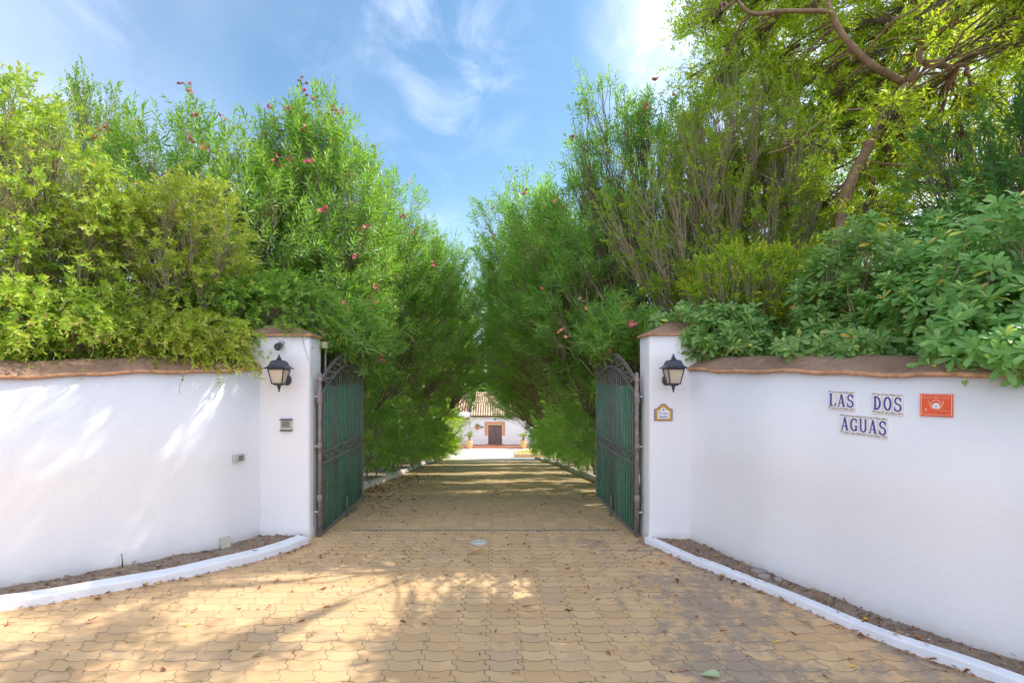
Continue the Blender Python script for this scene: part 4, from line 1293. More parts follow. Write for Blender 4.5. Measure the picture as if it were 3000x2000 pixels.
def plant(name, label, cat, base, ells, n, style, seed, group=None, K1=7, K2=9, stem_r=0.03, spread=0.25, flowers=0, flower_zone=None, lump=0.28, zmin=0.15, keep=None, rz=0.0):
    rg = np.random.default_rng(seed)
    base = np.array(base, float)
    T = envelope(ells, n, rg, lump)
    far = rg.random(len(T)) < 0.07
    T[far] = T.mean(0) + (T[far] - T.mean(0)) * rg.uniform(1.04, 1.17, (far.sum(), 1))
    T = T[T[:, 2] > base[2] + zmin]
    if keep is not None: T = T[keep(T)]
    T = T - base                       # local space
    root = empty(name, tuple(base), label, cat, group, rz)
    z0 = np.zeros(3)
    C1, l1 = kmeans(T, K1, rg)
    st_paths, st_rad, tw_paths, tw_rad = [], [], [], []
    tip_dir = np.zeros_like(T)
    ccen = T.mean(0) - np.array([0, 0, 0.25 * T[:, 2].std()])
    S = style
    for j in range(len(C1)):
        Tj = T[l1 == j]
        if not len(Tj): continue
        a = rg.normal(0, spread, 3); a[2] = -0.05
        c = C1[j]
        node = a + (c - a) * S.get('fork', 0.55)
        node[:2] += (c[:2] - a[:2]) * 0.12
        ctrl = a + (node - a) * 0.5; ctrl[2] = a[2] + (node[2] - a[2]) * 0.75; ctrl[:2] = a[:2] + (node[:2] - a[:2]) * 0.35
        st_paths.append(bez(a[None], ctrl[None], node[None], 9, rg, S.get('wob', 0.02))[0]); st_rad.append(np.linspace(stem_r, stem_r * 0.6, 9))
        C2, l2 = kmeans(Tj, K2, rg, 4)
        idxj = np.where(l1 == j)[0]
        for q in range(len(C2)):
            sel = l2 == q
            if not sel.any(): continue
            sub = node + (C2[q] - node) * 0.82
            cl = S.get('clump', 0.22) * rg.uniform(0.3, 1.6)
            Tj[sel] += (C2[q] - Tj[sel]) * cl; T[idxj[sel]] = Tj[sel]
            ct = node + (sub - node) * 0.5; ct[2] += S.get('arch', 0.1) * np.linalg.norm(sub - node)
            st_paths.append(bez(node[None], ct[None], sub[None], 9, rg, S.get('wob', 0.03))[0]); st_rad.append(np.linspace(stem_r * 0.55, stem_r * 0.25, 9))
            tp = Tj[sel]
            A = np.repeat(sub[None], len(tp), 0)
            # spread start of the twigs back along the branch
            f = rg.random((len(tp), 1)) ** 1.5 * 0.22
            A = A * (1 - f) + node * f
            v = tp - A; ln = np.linalg.norm(v, axis=1, keepdims=True)
            ct = A + v * 0.55 + np.array([0, 0, 1.0]) * ln * S.get('twig_arch', -0.12)
            pth = bez(A, ct, tp, 5, rg, 0.025)
            tw_paths.append(pth)
            r0 = S.get('twig_r', 0.006)
            tw_rad.append(np.repeat(np.linspace(r0, r0 * 0.5, 5)[None], len(tp), 0))
            outw = unit(tp - ccen)
            dd = unit(unit(tp - ct) * 0.55 + outw * S.get('outw', 0.8))
            dd = unit(dd + np.array(S.get('bias', (0, 0, 0.5))) + rg.normal(0, S.get('djit', 0.18), dd.shape))
            tip_dir[idxj[sel]] = dd
    V, Q = tubes(np.array(st_paths), np.array(st_rad), 7)
    np_mesh('trunk' if cat == 'tree' else 'stems', V, Q, S.get('bark', M['bark']), root, smooth=True)
    P = np.concatenate(tw_paths); R = np.concatenate(tw_rad)
    V, Q = tubes(P, R, 4)
    np_mesh('twigs', V, Q, S.get('twig', M['twig']), root, smooth=True)
    # leaves
    sl = S['shoot']; nw, per = S['whorls'], S['per']
    N0 = len(T)
    w = np.tile(np.arange(nw), N0); ti = np.repeat(np.arange(N0), nw)
    if S.get('drop', 0):
        kk = rg.random(len(ti)) > S['drop']; w, ti = w[kk], ti[kk]
    D0 = tip_dir[ti]
    tcurve = w / max(1, nw - 1)
    # shoot bends
    grav = S.get('sag', 0.0)
    lenv = sl * rg.uniform(0.7, 1.3, N0)[ti]
    pos = T[ti] + D0 * (lenv * (tcurve - S.get('back', 0.3)))[:, None] + np.array([0, 0, -1.0]) * (grav * lenv * tcurve ** 2)[:, None]
    D0 = unit(D0 + np.array([0, 0, -1.0]) * (2 * grav * tcurve)[:, None])
    a = np.where(np.abs(D0[:, 2:3]) < 0.9, np.array([0, 0, 1.0]), np.array([1.0, 0, 0]))
    U = unit(np.cross(D0, a)); Wv = np.cross(U, D0)
    phase = rg.uniform(0, 2 * np.pi, N0)[ti] + w * S.get('twist', math.pi / 3)
    LP, LD, LN, LL, LW, LR = [], [], [], [], [], []
    clump = rg.random(len(C1)); 
    for k in range(per):
        ph = phase + 2 * np.pi * k / per + rg.normal(0, 0.15, len(ti))
        rad = U * np.cos(ph)[:, None] + Wv * np.sin(ph)[:, None]
        open_ = np.radians(S['open0'] + (S['open1'] - S['open0']) * tcurve + rg.normal(0, 9, len(ti)))
        D = unit(D0 * np.cos(open_)[:, None] + rad * np.sin(open_)[:, None])
        N = unit(D0 * np.sin(open_)[:, None] - rad * np.cos(open_)[:, None] + rg.normal(0, S.get('njit', 0.12), D.shape))
        N = unit(N - D * (N * D).sum(1)[:, None])
        LP.append(pos); LD.append(D); LN.append(N)
        L = S['L'] * rg.uniform(0.5, 1.25, len(ti)) * rg.uniform(0.8, 1.15, N0)[ti] * (1 - 0.35 * tcurve ** 2 if S.get('taper', True) else 1)
        LL.append(L); LW.append(L * S['WL'])
        # colour: mostly per-leaf, young leaves at shoot tips lighter, and a per-shoot drift
        LR.append(np.clip(0.42 * rg.random(len(ti)) + 0.28 * rg.random(N0)[ti] + 0.22 * tcurve + 0.10 * rg.random(), 0, 0.93))
    P_, D_, N_, L_, W_, R_ = map(np.concatenate, (LP, LD, LN, LL, LW, LR))
    old = rg.random(len(R_)) < S.get('old', 0.02)
    R_[old] = rg.uniform(0.94, 1.0, old.sum())
    if S.get('broad'):
        V, Tt, k = leaf_broad(P_, D_, N_, L_, W_, S.get('st', ((0.35, 0.62), (0.68, 1.0), (0.90, 0.72))), S.get('droop', 0.12))
    else:
        V, Tt = leaf_quads(P_, D_, N_, L_, W_); k = 2
    np_mesh('crown', V, Tt, S['mat'], root, np.repeat(R_, k))
    # flowers at chosen outer tips
    if flowers:
        sc = T[:, 2] * 0.6 - T[:, 1] * 0.8 + rg.normal(0, 1.2, N0)
        pick = np.argsort(-sc)[:flowers * 6]; pick = rg.choice(pick, min(flowers, len(pick)), replace=False)
        for mat, sub in ((M['petal'], pick[::2]), (M['petal_dry'], pick[1::2])):
            if not len(sub): continue
            FP, FD, FN = [], [], []
            for i in sub:
                tipp = T[i] + tip_dir[i] * sl * 0.95
                for q in range(int(rg.integers(3, 7))):
                    cc = tipp + rg.normal(0, 0.03, 3)
                    ax = unit(tip_dir[i] + rg.normal(0, 0.6, 3))
                    aa = np.cross(ax, [0.3, 0.5, 0.8]); aa = unit(aa); bb = np.cross(ax, aa)
                    for p5 in range(5):
                        ph = 2 * math.pi * p5 / 5
                        dd = unit(aa * math.cos(ph) + bb * math.sin(ph) + ax * 0.5)
                        FP.append(cc); FD.append(dd); FN.append(unit(ax - dd * (ax * dd).sum()))
            FP, FD, FN = map(np.array, (FP, FD, FN))
            V, Tt = leaf_quads(FP, FD, FN, np.full(len(FP), 0.034), np.full(len(FP), 0.028), 0.6, -0.1)
            np_mesh('blossoms', V, Tt, mat, root)
    return root

def copy_plant(src, loc, rz, sc, label):
    c = src.copy(); COL.objects.link(c)
    c.location = loc; c.rotation_euler = (0, 0, rz); c.scale = sc
    c['label'] = label
    for ch in src.children:
        k = ch.copy(); COL.objects.link(k); k.parent = c
    return c

OLE = dict(mat=M['oleander'], shoot=0.30, whorls=8, per=3, L=0.155, WL=0.165, back=0.45, open0=85, open1=30, twist=math.pi / 3, bias=(0, -0.15, 0.30), djit=0.42, twig_r=0.0042, bark=M['bark'], twig=M['twig'], old=0.035)
OLEC = dict(OLE, mat=M['oleander_cool'])
LEG = dict(OLEC, wob=0.045, whorls=7, shoot=0.22, L=0.135, twig=M['twig_dark'], twig_r=0.0058, fork=0.45, back=0.5)
JAS = dict(mat=M['jasmine'], shoot=0.30, whorls=12, per=2, L=0.058, WL=0.36, open0=58, open1=35, twist=1.9, bias=(0.25, -0.5, -0.1), djit=0.45, sag=0.35, twig_r=0.004, twig=M['twig'], taper=False, njit=0.35, old=0.05, drop=0.08)
SML = dict(mat=M['smallleaf'], shoot=0.22, whorls=9, per=2, L=0.055, WL=0.42, open0=60, open1=35, twist=1.7, bias=(0, 0, 0.6), djit=0.35, twig_r=0.004, njit=0.3, taper=False)
YEL = dict(mat=M['yellowleaf'], wob=0.055, outw=1.1, shoot=0.20, whorls=7, per=3, L=0.058, WL=0.36, back=0.6, open0=70, open1=30, twist=1.2, bias=(0, 0, 0.35), djit=0.7, twig_r=0.0045, twig=M['twig'], fork=0.4, njit=0.3, taper=False, old=0.05)
PIT = dict(mat=M['pitt'], shoot=0.055, whorls=3, per=6, L=0.104, WL=0.34, open0=84, open1=50, twist=0.5, bias=(-0.25, -0.55, 0.55), djit=0.35, twig_r=0.005, twig=M['twig'], broad=True, taper=True, njit=0.28, old=0.05, droop=0.2)
TRE = dict(mat=M['treeleaf'], shoot=0.30, whorls=10, per=2, L=0.082, WL=0.20, open0=55, open1=30, twist=1.6, bias=(0, -0.1, 0.1), djit=0.5, sag=0.2, twig_r=0.006, twig=M['twig_dark'], bark=M['bark_tree'], njit=0.3, taper=False, old=0.05)
DRK = dict(mat=M['darkleaf'], shoot=0.20, whorls=8, per=4, L=0.07, WL=0.22, open0=60, open1=30, twist=0.7, bias=(0, 0, 0.3), djit=0.4, twig_r=0.006, twig=M['twig_dark'], taper=False)

GS = 'shrubs behind the left wall'
# --- left: yellow-green rambler spilling over the wall
plant('rambling_shrub', 'yellow green rambling shrub spilling over the far left of the wall', 'shrub', (-5.2, 4.75, 0), [((-5.3, 4.8, 3.2), (1.6, 0.8, 1.65), 0, 3.2), ((-4.75, 4.35, 2.15), (1.4, 0.5, 0.55), 0, 1.3)], 3700, JAS, 31, GS, K1=10, K2=14, stem_r=0.022, spread=0.4, zmin=1.72, lump=0.3)
plant('rambling_shrub', 'yellow green rambling shrub over the wall between the far left and the lantern', 'shrub', (-4.0, 5.5, 0), [((-3.95, 5.45, 2.95), (1.2, 0.75, 1.25), 0, 3), ((-3.45, 4.95, 2.12), (1.0, 0.45, 0.40), 0, 1.4)], 3100, dict(JAS), 32, GS, K1=8, K2=10, stem_r=0.022, spread=0.4, zmin=1.72, lump=0.3)
plant('rambling_shrub', 'darker green rambler tangled behind the intercom pillar cap', 'shrub', (-3.0, 6.1, 0), [((-2.75, 5.65, 2.50), (0.85, 0.5, 0.50), 0, 1)], 1000, dict(JAS, mat=M['smallleaf']), 33, GS, K1=5, K2=7, stem_r=0.02, spread=0.3, zmin=1.9)
# --- left: oleanders
GO = 'oleanders lining the drive'
plant('oleander', 'tall pink flowered oleander left of the intercom pillar', 'shrub', (-4.1, 6.9, -0.1), [((-4.0, 6.8, 3.65), (1.55, 1.05, 1.65), 0, 3), ((-3.6, 6.7, 2.3), (1.3, 0.8, 0.8), 0, 1)], 1700, OLE, 41, GO, K1=10, K2=14, stem_r=0.03, spread=0.3, flowers=46, zmin=1.6, lump=0.42)
plant('oleander', 'tallest pink flowered oleander directly behind the left gate', 'shrub', (-3.3, 7.9, -0.25), [((-2.85, 7.7, 3.9), (1.45, 1.1, 1.85), 0, 3), ((-3.05, 7.7, 5.25), (0.75, 0.6, 0.8), 0, 0.6), ((-2.45, 7.3, 2.3), (0.95, 0.9, 1.0), 0, 1.2), ((-2.0, 6.6, 2.3), (0.45, 0.8, 0.4), 0, .5)], 2500, OLE, 42, GO, K1=12, K2=15, stem_r=0.032, spread=0.3, flowers=60, zmin=1.2, lump=0.42)
# --- left: small trees beyond
plant('small_tree', 'slender small leaved tree rising above the rambler', 'tree', (-6.9, 8.3, -0.3), [((-6.8, 8.2, 5.2), (0.85, 0.7, 1.3), 0, 2), ((-6.95, 8.2, 6.2), (0.26, 0.26, 0.9), 0, .7), ((-6.45, 8.2, 5.9), (0.22, 0.25, 0.7), 0, .4)], 640, SML, 51, 'trees beyond the left wall', K1=6, K2=7, stem_r=0.05, spread=0.05, lump=0.3)
plant('small_tree', 'thin small leaved tree at the far left edge against the sky', 'tree', (-8.0, 8.3, -0.3), [((-7.75, 8.2, 5.6), (0.4, 0.5, 0.75), 0, 1), ((-8.7, 8.2, 5.1), (0.6, 0.6, 1.2), 0, 1.4)], 560, dict(SML, mat=M['jasmine']), 52, 'trees beyond the left wall', K1=6, K2=6, stem_r=0.045, spread=0.05, lump=0.3)

# --- drive hedges: three prototypes then copies
def drive_oleander(x, y, label, seed, style, cx_off, n, rx, zc, rz_, fl=8, extra=None):
    z = gz(x, y)
    e = [((x + cx_off, y, z + zc), (rx, 1.55, rz_), 0, 3), ((x + cx_off * 0.35, y, z + 1.5), (1.3, 1.4, 1.5), 0, 1.3)]
    if extra: e.append(((extra[0], y, extra[1]), (extra[2], 1.2, extra[3]), 0, extra[4]))
    return plant('oleander', label, 'shrub', (x, y, z), e, n, style, seed, GO, K1=11, K2=14, stem_r=0.03, spread=0.35, flowers=fl, zmin=0.25, lump=0.38)
hl = drive_oleander(-3.85, 10.6, 'oleander second along the left side of the drive inside the gate', 61, OLE, 1.15, 2400, 1.95, 4.3, 2.25, 16, (-1.85, 4.0, 1.25, 1.1, 0.8))
hl2 = drive_oleander(-3.9, 13.6, 'oleander third along the left side of the drive', 62, OLE, 1.45, 2300, 2.0, 4.6, 2.3, 12, (-1.45, 4.3, 1.3, 1.2, 0.8))
hr = drive_oleander(3.3, 11.0, 'oleander arching far over the drive, third on the right side', 63, OLEC, -1.75, 2700, 2.15, 4.3, 2.3, 14, (0.85, 4.4, 1.3, 1.1, 0.8))
ORD = ['fourth', 'fifth', 'sixth', 'seventh', 'eighth', 'ninth']
for i, (x, y, s, q) in enumerate([(-3.95, 16.6, 1.05, 0), (-4.05, 19.6, 1.08, 1), (-4.0, 22.4, 1.0, 0)]):
    src = (hl, hl2)[q]
    copy_plant(src, (x, y, gz(x, y)), (0.25, -0.2, 0.2)[i], (s * (1.02, 1.1, 1.18)[i], s, s), 'oleander %s along the left side of the drive' % ORD[i])
ye = 25.4
zl = gz(0, ye)
LGT = dict(OLE, mat=M['treeleaf'], L=0.15, shoot=0.32)  # leaf colour brightened to stand in for sunlight at the hedge end
lg = plant('light_green_shrub', 'sunlit light green shrub leaning over the left end of the drive', 'shrub', (-3.9, ye, zl), [((-3.3, ye, zl + 1.9), (1.6, 1.5, 1.7), 0, 2), ((-3.1, ye, zl + 0.8), (1.4, 1.4, 0.8), 0, 1)], 1500, LGT, 66, 'light green shrubs at the left end of the hedge', K1=10, K2=12, stem_r=0.03, spread=0.35, zmin=0.15, lump=0.4)
copy_plant(lg, (-4.2, 28.6, gz(0, 28.6)), 0.8, (1.1, 1.0, 1.15), 'sunlit light green shrub farthest along the left side, nearest the house')
copy_plant(lg, (-4.9, 31.8, gz(0, 31.8)), 2.2, (1.0, 1.0, 1.3), 'taller light green shrub beyond the end of the left kerb')
for i, (x, y, s) in enumerate([(3.4, 14.2, 1.05), (3.5, 17.4, 1.05), (3.6, 20.4, 1.0), (3.5, 23.4, 0.95), (3.4, 26.6, 0.84), (5.4, 29.5, 0.8)]):
    copy_plant(hr, (x, y, gz(x, y)), (0.2, -0.2, 0.25, -0.15, 0.1, 0.4)[i], (s * (1.0, 1.02, 1.06, 1.1, 1.1, 1.0)[i], s, s), 'oleander %s along the right side of the drive' % ORD[i])

# --- right: behind the gate
plant('oleander', 'leggy tall oleander with bare stems above the right gate pillar', 'shrub', (2.75, 8.2, -0.25), [((2.35, 8.0, 5.2), (1.15, 0.9, 1.35), 0, 2), ((2.5, 8.0, 3.4), (1.3, 1.0, 1.3), 0, 1.5)], 1250, LEG, 71, GO, K1=10, K2=14, stem_r=0.028, spread=0.25, flowers=12, zmin=1.2, lump=0.42)
plant('oleander', 'green oleander arching over the right gate leaf', 'shrub', (2.5, 9.2, -0.45), [((1.35, 8.8, 3.5), (1.35, 1.1, 1.75), 0, 3), ((2.2, 8.9, 1.5), (1.0, 1.0, 1.5), 0, 1.3), ((1.65, 6.7, 2.3), (0.45, 0.8, 0.4), 0, .5)], 2300, dict(OLEC), 72, GO, K1=11, K2=14, stem_r=0.03, spread=0.3, flowers=16, zmin=0.2, lump=0.42)
GR = 'shrubs and trees behind the right wall'
plant('yellowing_shrub', 'twiggy yellow leaved shrub between the leggy oleander and the leaning tree', 'shrub', (3.9, 6.7, 0), [((3.4, 6.5, 3.7), (1.6, 0.8, 1.5), 0, 3), ((3.2, 6.5, 5.0), (1.0, 0.6, 0.9), 0, 1), ((3.5, 6.1, 2.5), (1.6, 0.6, 0.8), 0, 1)], 2900, YEL, 73, GR, K1=11, K2=10, stem_r=0.028, spread=0.4, zmin=1.6, lump=0.4)
plant('yellowing_shrub', 'low yellow tipped shrub just behind the broad leaved bushes', 'shrub', (3.2, 5.6, 0), [((3.1, 5.45, 2.72), (1.0, 0.4, 0.62), 0, 1)], 760, YEL, 74, GR, K1=6, K2=7, stem_r=0.018, spread=0.2, zmin=1.9)
plant('oleander', 'shaded oleander deep behind the leaning tree trunk', 'shrub', (4.9, 8.6, -0.2), [((4.9, 8.6, 3.6), (2.0, 1.1, 2.3), 0, 1)], 1500, dict(OLEC), 75, GR, K1=10, K2=14, stem_r=0.03, spread=0.4, zmin=0.4)
de = plant('dark_evergreen', 'dense dark evergreen at the right edge behind the broad leaved bushes', 'shrub', (5.3, 4.9, 0), [((5.2, 4.7, 3.3), (0.9, 0.8, 1.3), 0, 1), ((5.5, 4.1, 3.7), (0.8, 0.8, 1.4), 0, 1)], 1900, DRK, 76, GR, K1=8, K2=12, stem_r=0.04, spread=0.15, zmin=0.5)
GP = 'broad leaved bushes over the right wall'
plant('broad_leaved_bush', 'green broad leaved bush beside the right gate pillar', 'shrub', (2.75, 5.35, 0), [((2.55, 5.15, 2.10), (0.70, 0.45, 0.36), 0, 1)], 460, PIT, 81, GP, K1=5, K2=6, stem_r=0.02, spread=0.12, zmin=1.72, lump=0.4)
plant('broad_leaved_bush', 'green broad leaved bush above the name tiles', 'shrub', (3.5, 4.7, 0), [((3.42, 4.45, 2.32), (0.70, 0.6, 0.60), 0, 1), ((3.0, 4.05, 1.92), (0.55, 0.42, 0.24), 0, .5)], 950, PIT, 82, GP, K1=6, K2=7, stem_r=0.025, spread=0.15, zmin=1.76, lump=0.5)
pb = plant('broad_leaved_bush', 'green broad leaved bush over the wall at the far right', 'shrub', (4.1, 3.9, 0), [((3.72, 3.55, 2.2), (0.72, 0.72, 0.62), 0, 1), ((3.32, 3.15, 1.88), (0.42, 0.5, 0.22), 0, .45)], 1100, PIT, 83, GP, K1=6, K2=7, stem_r=0.025, spread=0.15, zmin=1.70, lump=0.5)
plant('broad_leaved_bush', 'taller broad leaved bush behind the far right one, under the dark evergreen', 'shrub', (4.9, 4.9, 0), [((4.6, 4.75, 2.75), (0.9, 0.6, 0.9), 0, 1)], 760, PIT, 84, GP, K1=6, K2=7, stem_r=0.03, spread=0.15, zmin=1.5, lump=0.5)
copy_plant(pb, (5.3, 2.1, 0), 0.9, (1.0, 1.0, 1.0), 'broad leaved bush past the far right one, over the wall nearest the road')
copy_plant(de, (8.3, 2.6, 0), 1.2, (0.85, 0.85, 0.8), 'dark evergreen standing farther along the right wall towards the road')

# --- right: leaning tree with its forked trunk
def limb_tree():
    base = Vector((4.2, 6.0, 0))
    root = empty('leaning_tree', tuple(base), 'leaning tree with a forked brown trunk and bright leaves at top right', 'tree', GR)
    YT = 6.0
    def L(pts, Y0=YT, Y1=YT):
        n = len(pts); return [at(p[0], p[1], Y0 + (Y1 - Y0) * i / (n - 1)) for i, p in enumerate(pts)]
    mb = MB()
    trunk = [base + Vector((0, 0, -0.1)), base + Vector((0.02, 0, 1.5)), base + Vector((0.08, 0, 2.9)), at(2462, 640, 6.0)] + L([(2491, 535), (2543, 433), (2601, 323), (2653, 249)])
    tp = smoothpath(trunk, 6)
    def rad(a, b, n): return [a + (b - a) * i / (n - 1) for i in range(n)]
    mb.tube(tp, [q * (1 + 0.06 * math.sin(i * 1.9)) for i, q in enumerate(rad(0.078, 0.050, len(tp)))], 12)
    for pts, r0, r1, Y0, Y1 in (
        ([(2653, 249), (2690, 191), (2697, 132), (2734, 66), (2789, 0), (2830, -120)], 0.04, 0.020, 6.0, 5.9),
        ([(2646, 240), (2565, 198), (2506, 147), (2455, 81), (2425, 0), (2400, -130)], 0.045, 0.024, 6.0, 5.8),
        ([(2422, 33), (2293, 33), (2205, 40), (2158, 0), (2120, -60)], 0.028, 0.012, 5.82, 5.7),
        ([(2704, 183), (2807, 194), (2880, 147), (3000, 103), (3150, 60)], 0.038, 0.02, 6.0, 5.7),
        ([(2601, 323), (2450, 330), (2330, 420), (2250, 450)], 0.02, 0.008, 6.0, 5.9),
        ([(2850, 600), (2860, 480), (2800, 330), (2830, 200)], 0.03, 0.015, 7.2, 7.2)):
        q = smoothpath(L(pts, Y0, Y1), 6); mb.tube(q, rad(r0, r1, len(q)), 8)
    mb.build('trunk', M['bark_tree'], root)
    # twigs + leaves reaching from the limbs
    rg = np.random.default_rng(91)
    E = [((4.9, 7.2, 7.7), (2.4, 1.2, 1.9), 0, 4.0), ((6.3, 6.9, 5.9), (1.8, 0.9, 1.6), 0, 3.4), ((3.7, 6.5, 6.5), (1.0, 0.7, 1.2), 0, 1.2), ((4.7, 7.1, 4.9), (1.9, 0.7, 1.5), 0, 2.4), ((4.6, 5.5, 4.1), (1.3, 0.3, 1.0), 0, 0.35), ((5.6, 5.7, 5.7), (1.0, 0.3, 1.0), 0, 0.22), ((3.6, 6.2, 8.5), (2.0, 1.0, 1.0), 0, 1.6), ((4.7, 4.7, 7.3), (1.2, 0.5, 0.5), 0, 0.28), ((5.5, 4.3, 5.6), (1.1, 0.9, 0.8), 0, 1.7)]
    T = envelope(E, 9000, rg, 0.35)
    nodes = np.array([tuple(p) for p in tp[20:]] + [tuple(p) for pts, Y0, Y1 in (([(2690, 191), (2734, 66), (2789, 0), (2830, -120)], 6.0, 5.9), ([(2565, 198), (2506, 147), (2455, 81), (2425, 0), (2400, -130)], 6.0, 5.8), ([(2293, 33), (2205, 40), (2158, 0)], 5.8, 5.7), ([(2807, 194), (2880, 147), (3000, 103), (3150, 60)], 6.0, 5.7), ([(2450, 330), (2330, 420)], 6.0, 5.9)) for p in smoothpath(L(pts, Y0, Y1), 3)])
    C, lab = kmeans(T, 210, rg)
    T = C[lab] + (T - C[lab]) * rg.uniform(0.32, 0.75, (len(C), 1))[lab]
    near = ((C[:, None] - nodes[None]) ** 2).sum(2).argmin(1)
    A = nodes[near]; ct = A + (C - A) * 0.5 + [0, 0, 0.15]
    bp = bez(A, ct, C, 8, rg, 0.03)
    V1, Q1 = tubes(bp, np.repeat(np.linspace(0.017, 0.007, 8)[None], len(C), 0), 5)
    b = np.array(tuple(base))
    np_mesh('branches', V1 - b, Q1, M['bark_tree'], root, smooth=True)
    A = C[lab]; f = rg.random((len(T), 1)) * 0.6; A = A * (1 - f) + nodes[near][lab] * f
    ct = A + (T - A) * 0.5 + rg.normal(0, 0.06, T.shape)
    V2, Q2 = tubes(bez(A, ct, T, 5, rg, 0.03), np.repeat(np.linspace(0.006, 0.003, 5)[None], len(T), 0), 4)
    np_mesh('twigs', V2 - b, Q2, M['twig_dark'], root, smooth=True)
    S = TRE; nw = S['whorls']
    D0 = unit(T - ct + rg.normal(0, 0.3, T.shape)); ti = np.repeat(np.arange(len(T)), nw); w = np.tile(np.arange(nw), len(T)); tcv = w / (nw - 1)
    pos = T[ti] + D0[ti] * (S['shoot'] * tcv)[:, None] - np.array([0, 0, 1.0]) * (0.06 * tcv ** 2)[:, None]
    P_, D_, N_, R_ = [], [], [], []
    for k in range(2):
        rdm = unit(rg.normal(size=(len(ti), 3))); D = unit(D0[ti] * 0.8 + rdm); N = unit(np.cross(D, rg.normal(size=D.shape)))
        P_.append(pos); D_.append(D); N_.append(N); R_.append(0.6 * rg.random(len(ti)) + 0.38 * rg.random(len(T))[ti])
    P_, D_, N_, R_ = map(np.concatenate, (P_, D_, N_, R_))
    Ls = S['L'] * rg.uniform(0.6, 1.2, len(P_))
    V, Tt = leaf_quads(P_ - b, D_, N_, Ls, Ls * 0.24)
    np_mesh('crown', V, Tt, S['mat'], root, np.repeat(R_, 2))
limb_tree()
# dry hanging leaf clusters on the evergreen side
rg = np.random.default_rng(97)
for (px, py, Y, lab) in ((2950, 480, 5.2, 'upper cluster of dry tan leaves hanging at the right edge'), (2925, 640, 4.6, 'lower cluster of dry tan leaves above the far right bush')):
    c = at(px, py, Y)
    root = empty('dead_branch', tuple(c), lab, 'branch', 'dry leaf clusters')
    mb = MB(); mb.tube([c + Vector((0.7, 0.25, 0.25)), c + Vector((0.3, 0.1, 0.12)), c, c + Vector((-0.12, 0, -0.05))], [0.008, 0.006, 0.004, 0.002], 5)
    mb.build('twig', M['twig'], root)
    n = 46
    P = np.array([tuple((rg.uniform(-.15, .2), rg.uniform(-.08, .1), rg.uniform(-.10, .12))) for _ in range(n)])
    D = unit(rg.normal(0, 0.45, (n, 3)) + [0, 0, -0.9]); N = unit(np.cross(D, rg.normal(size=D.shape)))
    V, T, k = leaf_broad(P, D, N, rg.uniform(.06, .11, n), rg.uniform(.014, .024, n))
    np_mesh('leaves', V, T, M['dryleaf'], root, np.repeat(rg.random(n), k))

# trailing shoots over the left wall
for i, (px, py0, py1, lab) in enumerate(((275, 990, 1110, 'thin leafy shoot trailing over the left wall coping near the left edge'), (527, 1085, 1150, 'thin bare shoot hanging down the left wall below the coping'))):
    p, t = on_path(P_L, px)
    Y = p[1] - 0.07
    a, b = at(px + 8, py0, Y), at(px - (38 if i == 0 else 2), py1, Y)
    root = empty('trailing_shoot', tuple(a), lab, 'plant shoot', 'shoots trailing over the left wall')
    pts = [a + Vector((0.02, 0.35, 0.12)), a, a.lerp(b, 0.35) + Vector((0.015, 0, 0)), a.lerp(b, 0.7) + Vector((-0.005, 0, 0)), b]
    q = smoothpath(pts, 4); mb = MB(); mb.tube(q, 0.0022, 4); mb.build('stem', M['twig'], root)
    n = 18 if i == 0 else 9
    pos = np.array([tuple(q[int(k)] - a) for k in rg.integers(4, len(q), n)])
    D = unit(rg.normal(0, 1, (n, 3)) + [0, -0.2, -0.2]); N = unit(np.cross(D, rg.normal(size=D.shape)))
    Ls = rg.uniform(.015, .035, n)
    V, T = leaf_quads(pos, D, N, Ls, Ls * .5)
    np_mesh('leaves', V, T, M['jasmine'], root, np.repeat(rg.random(n), 2))

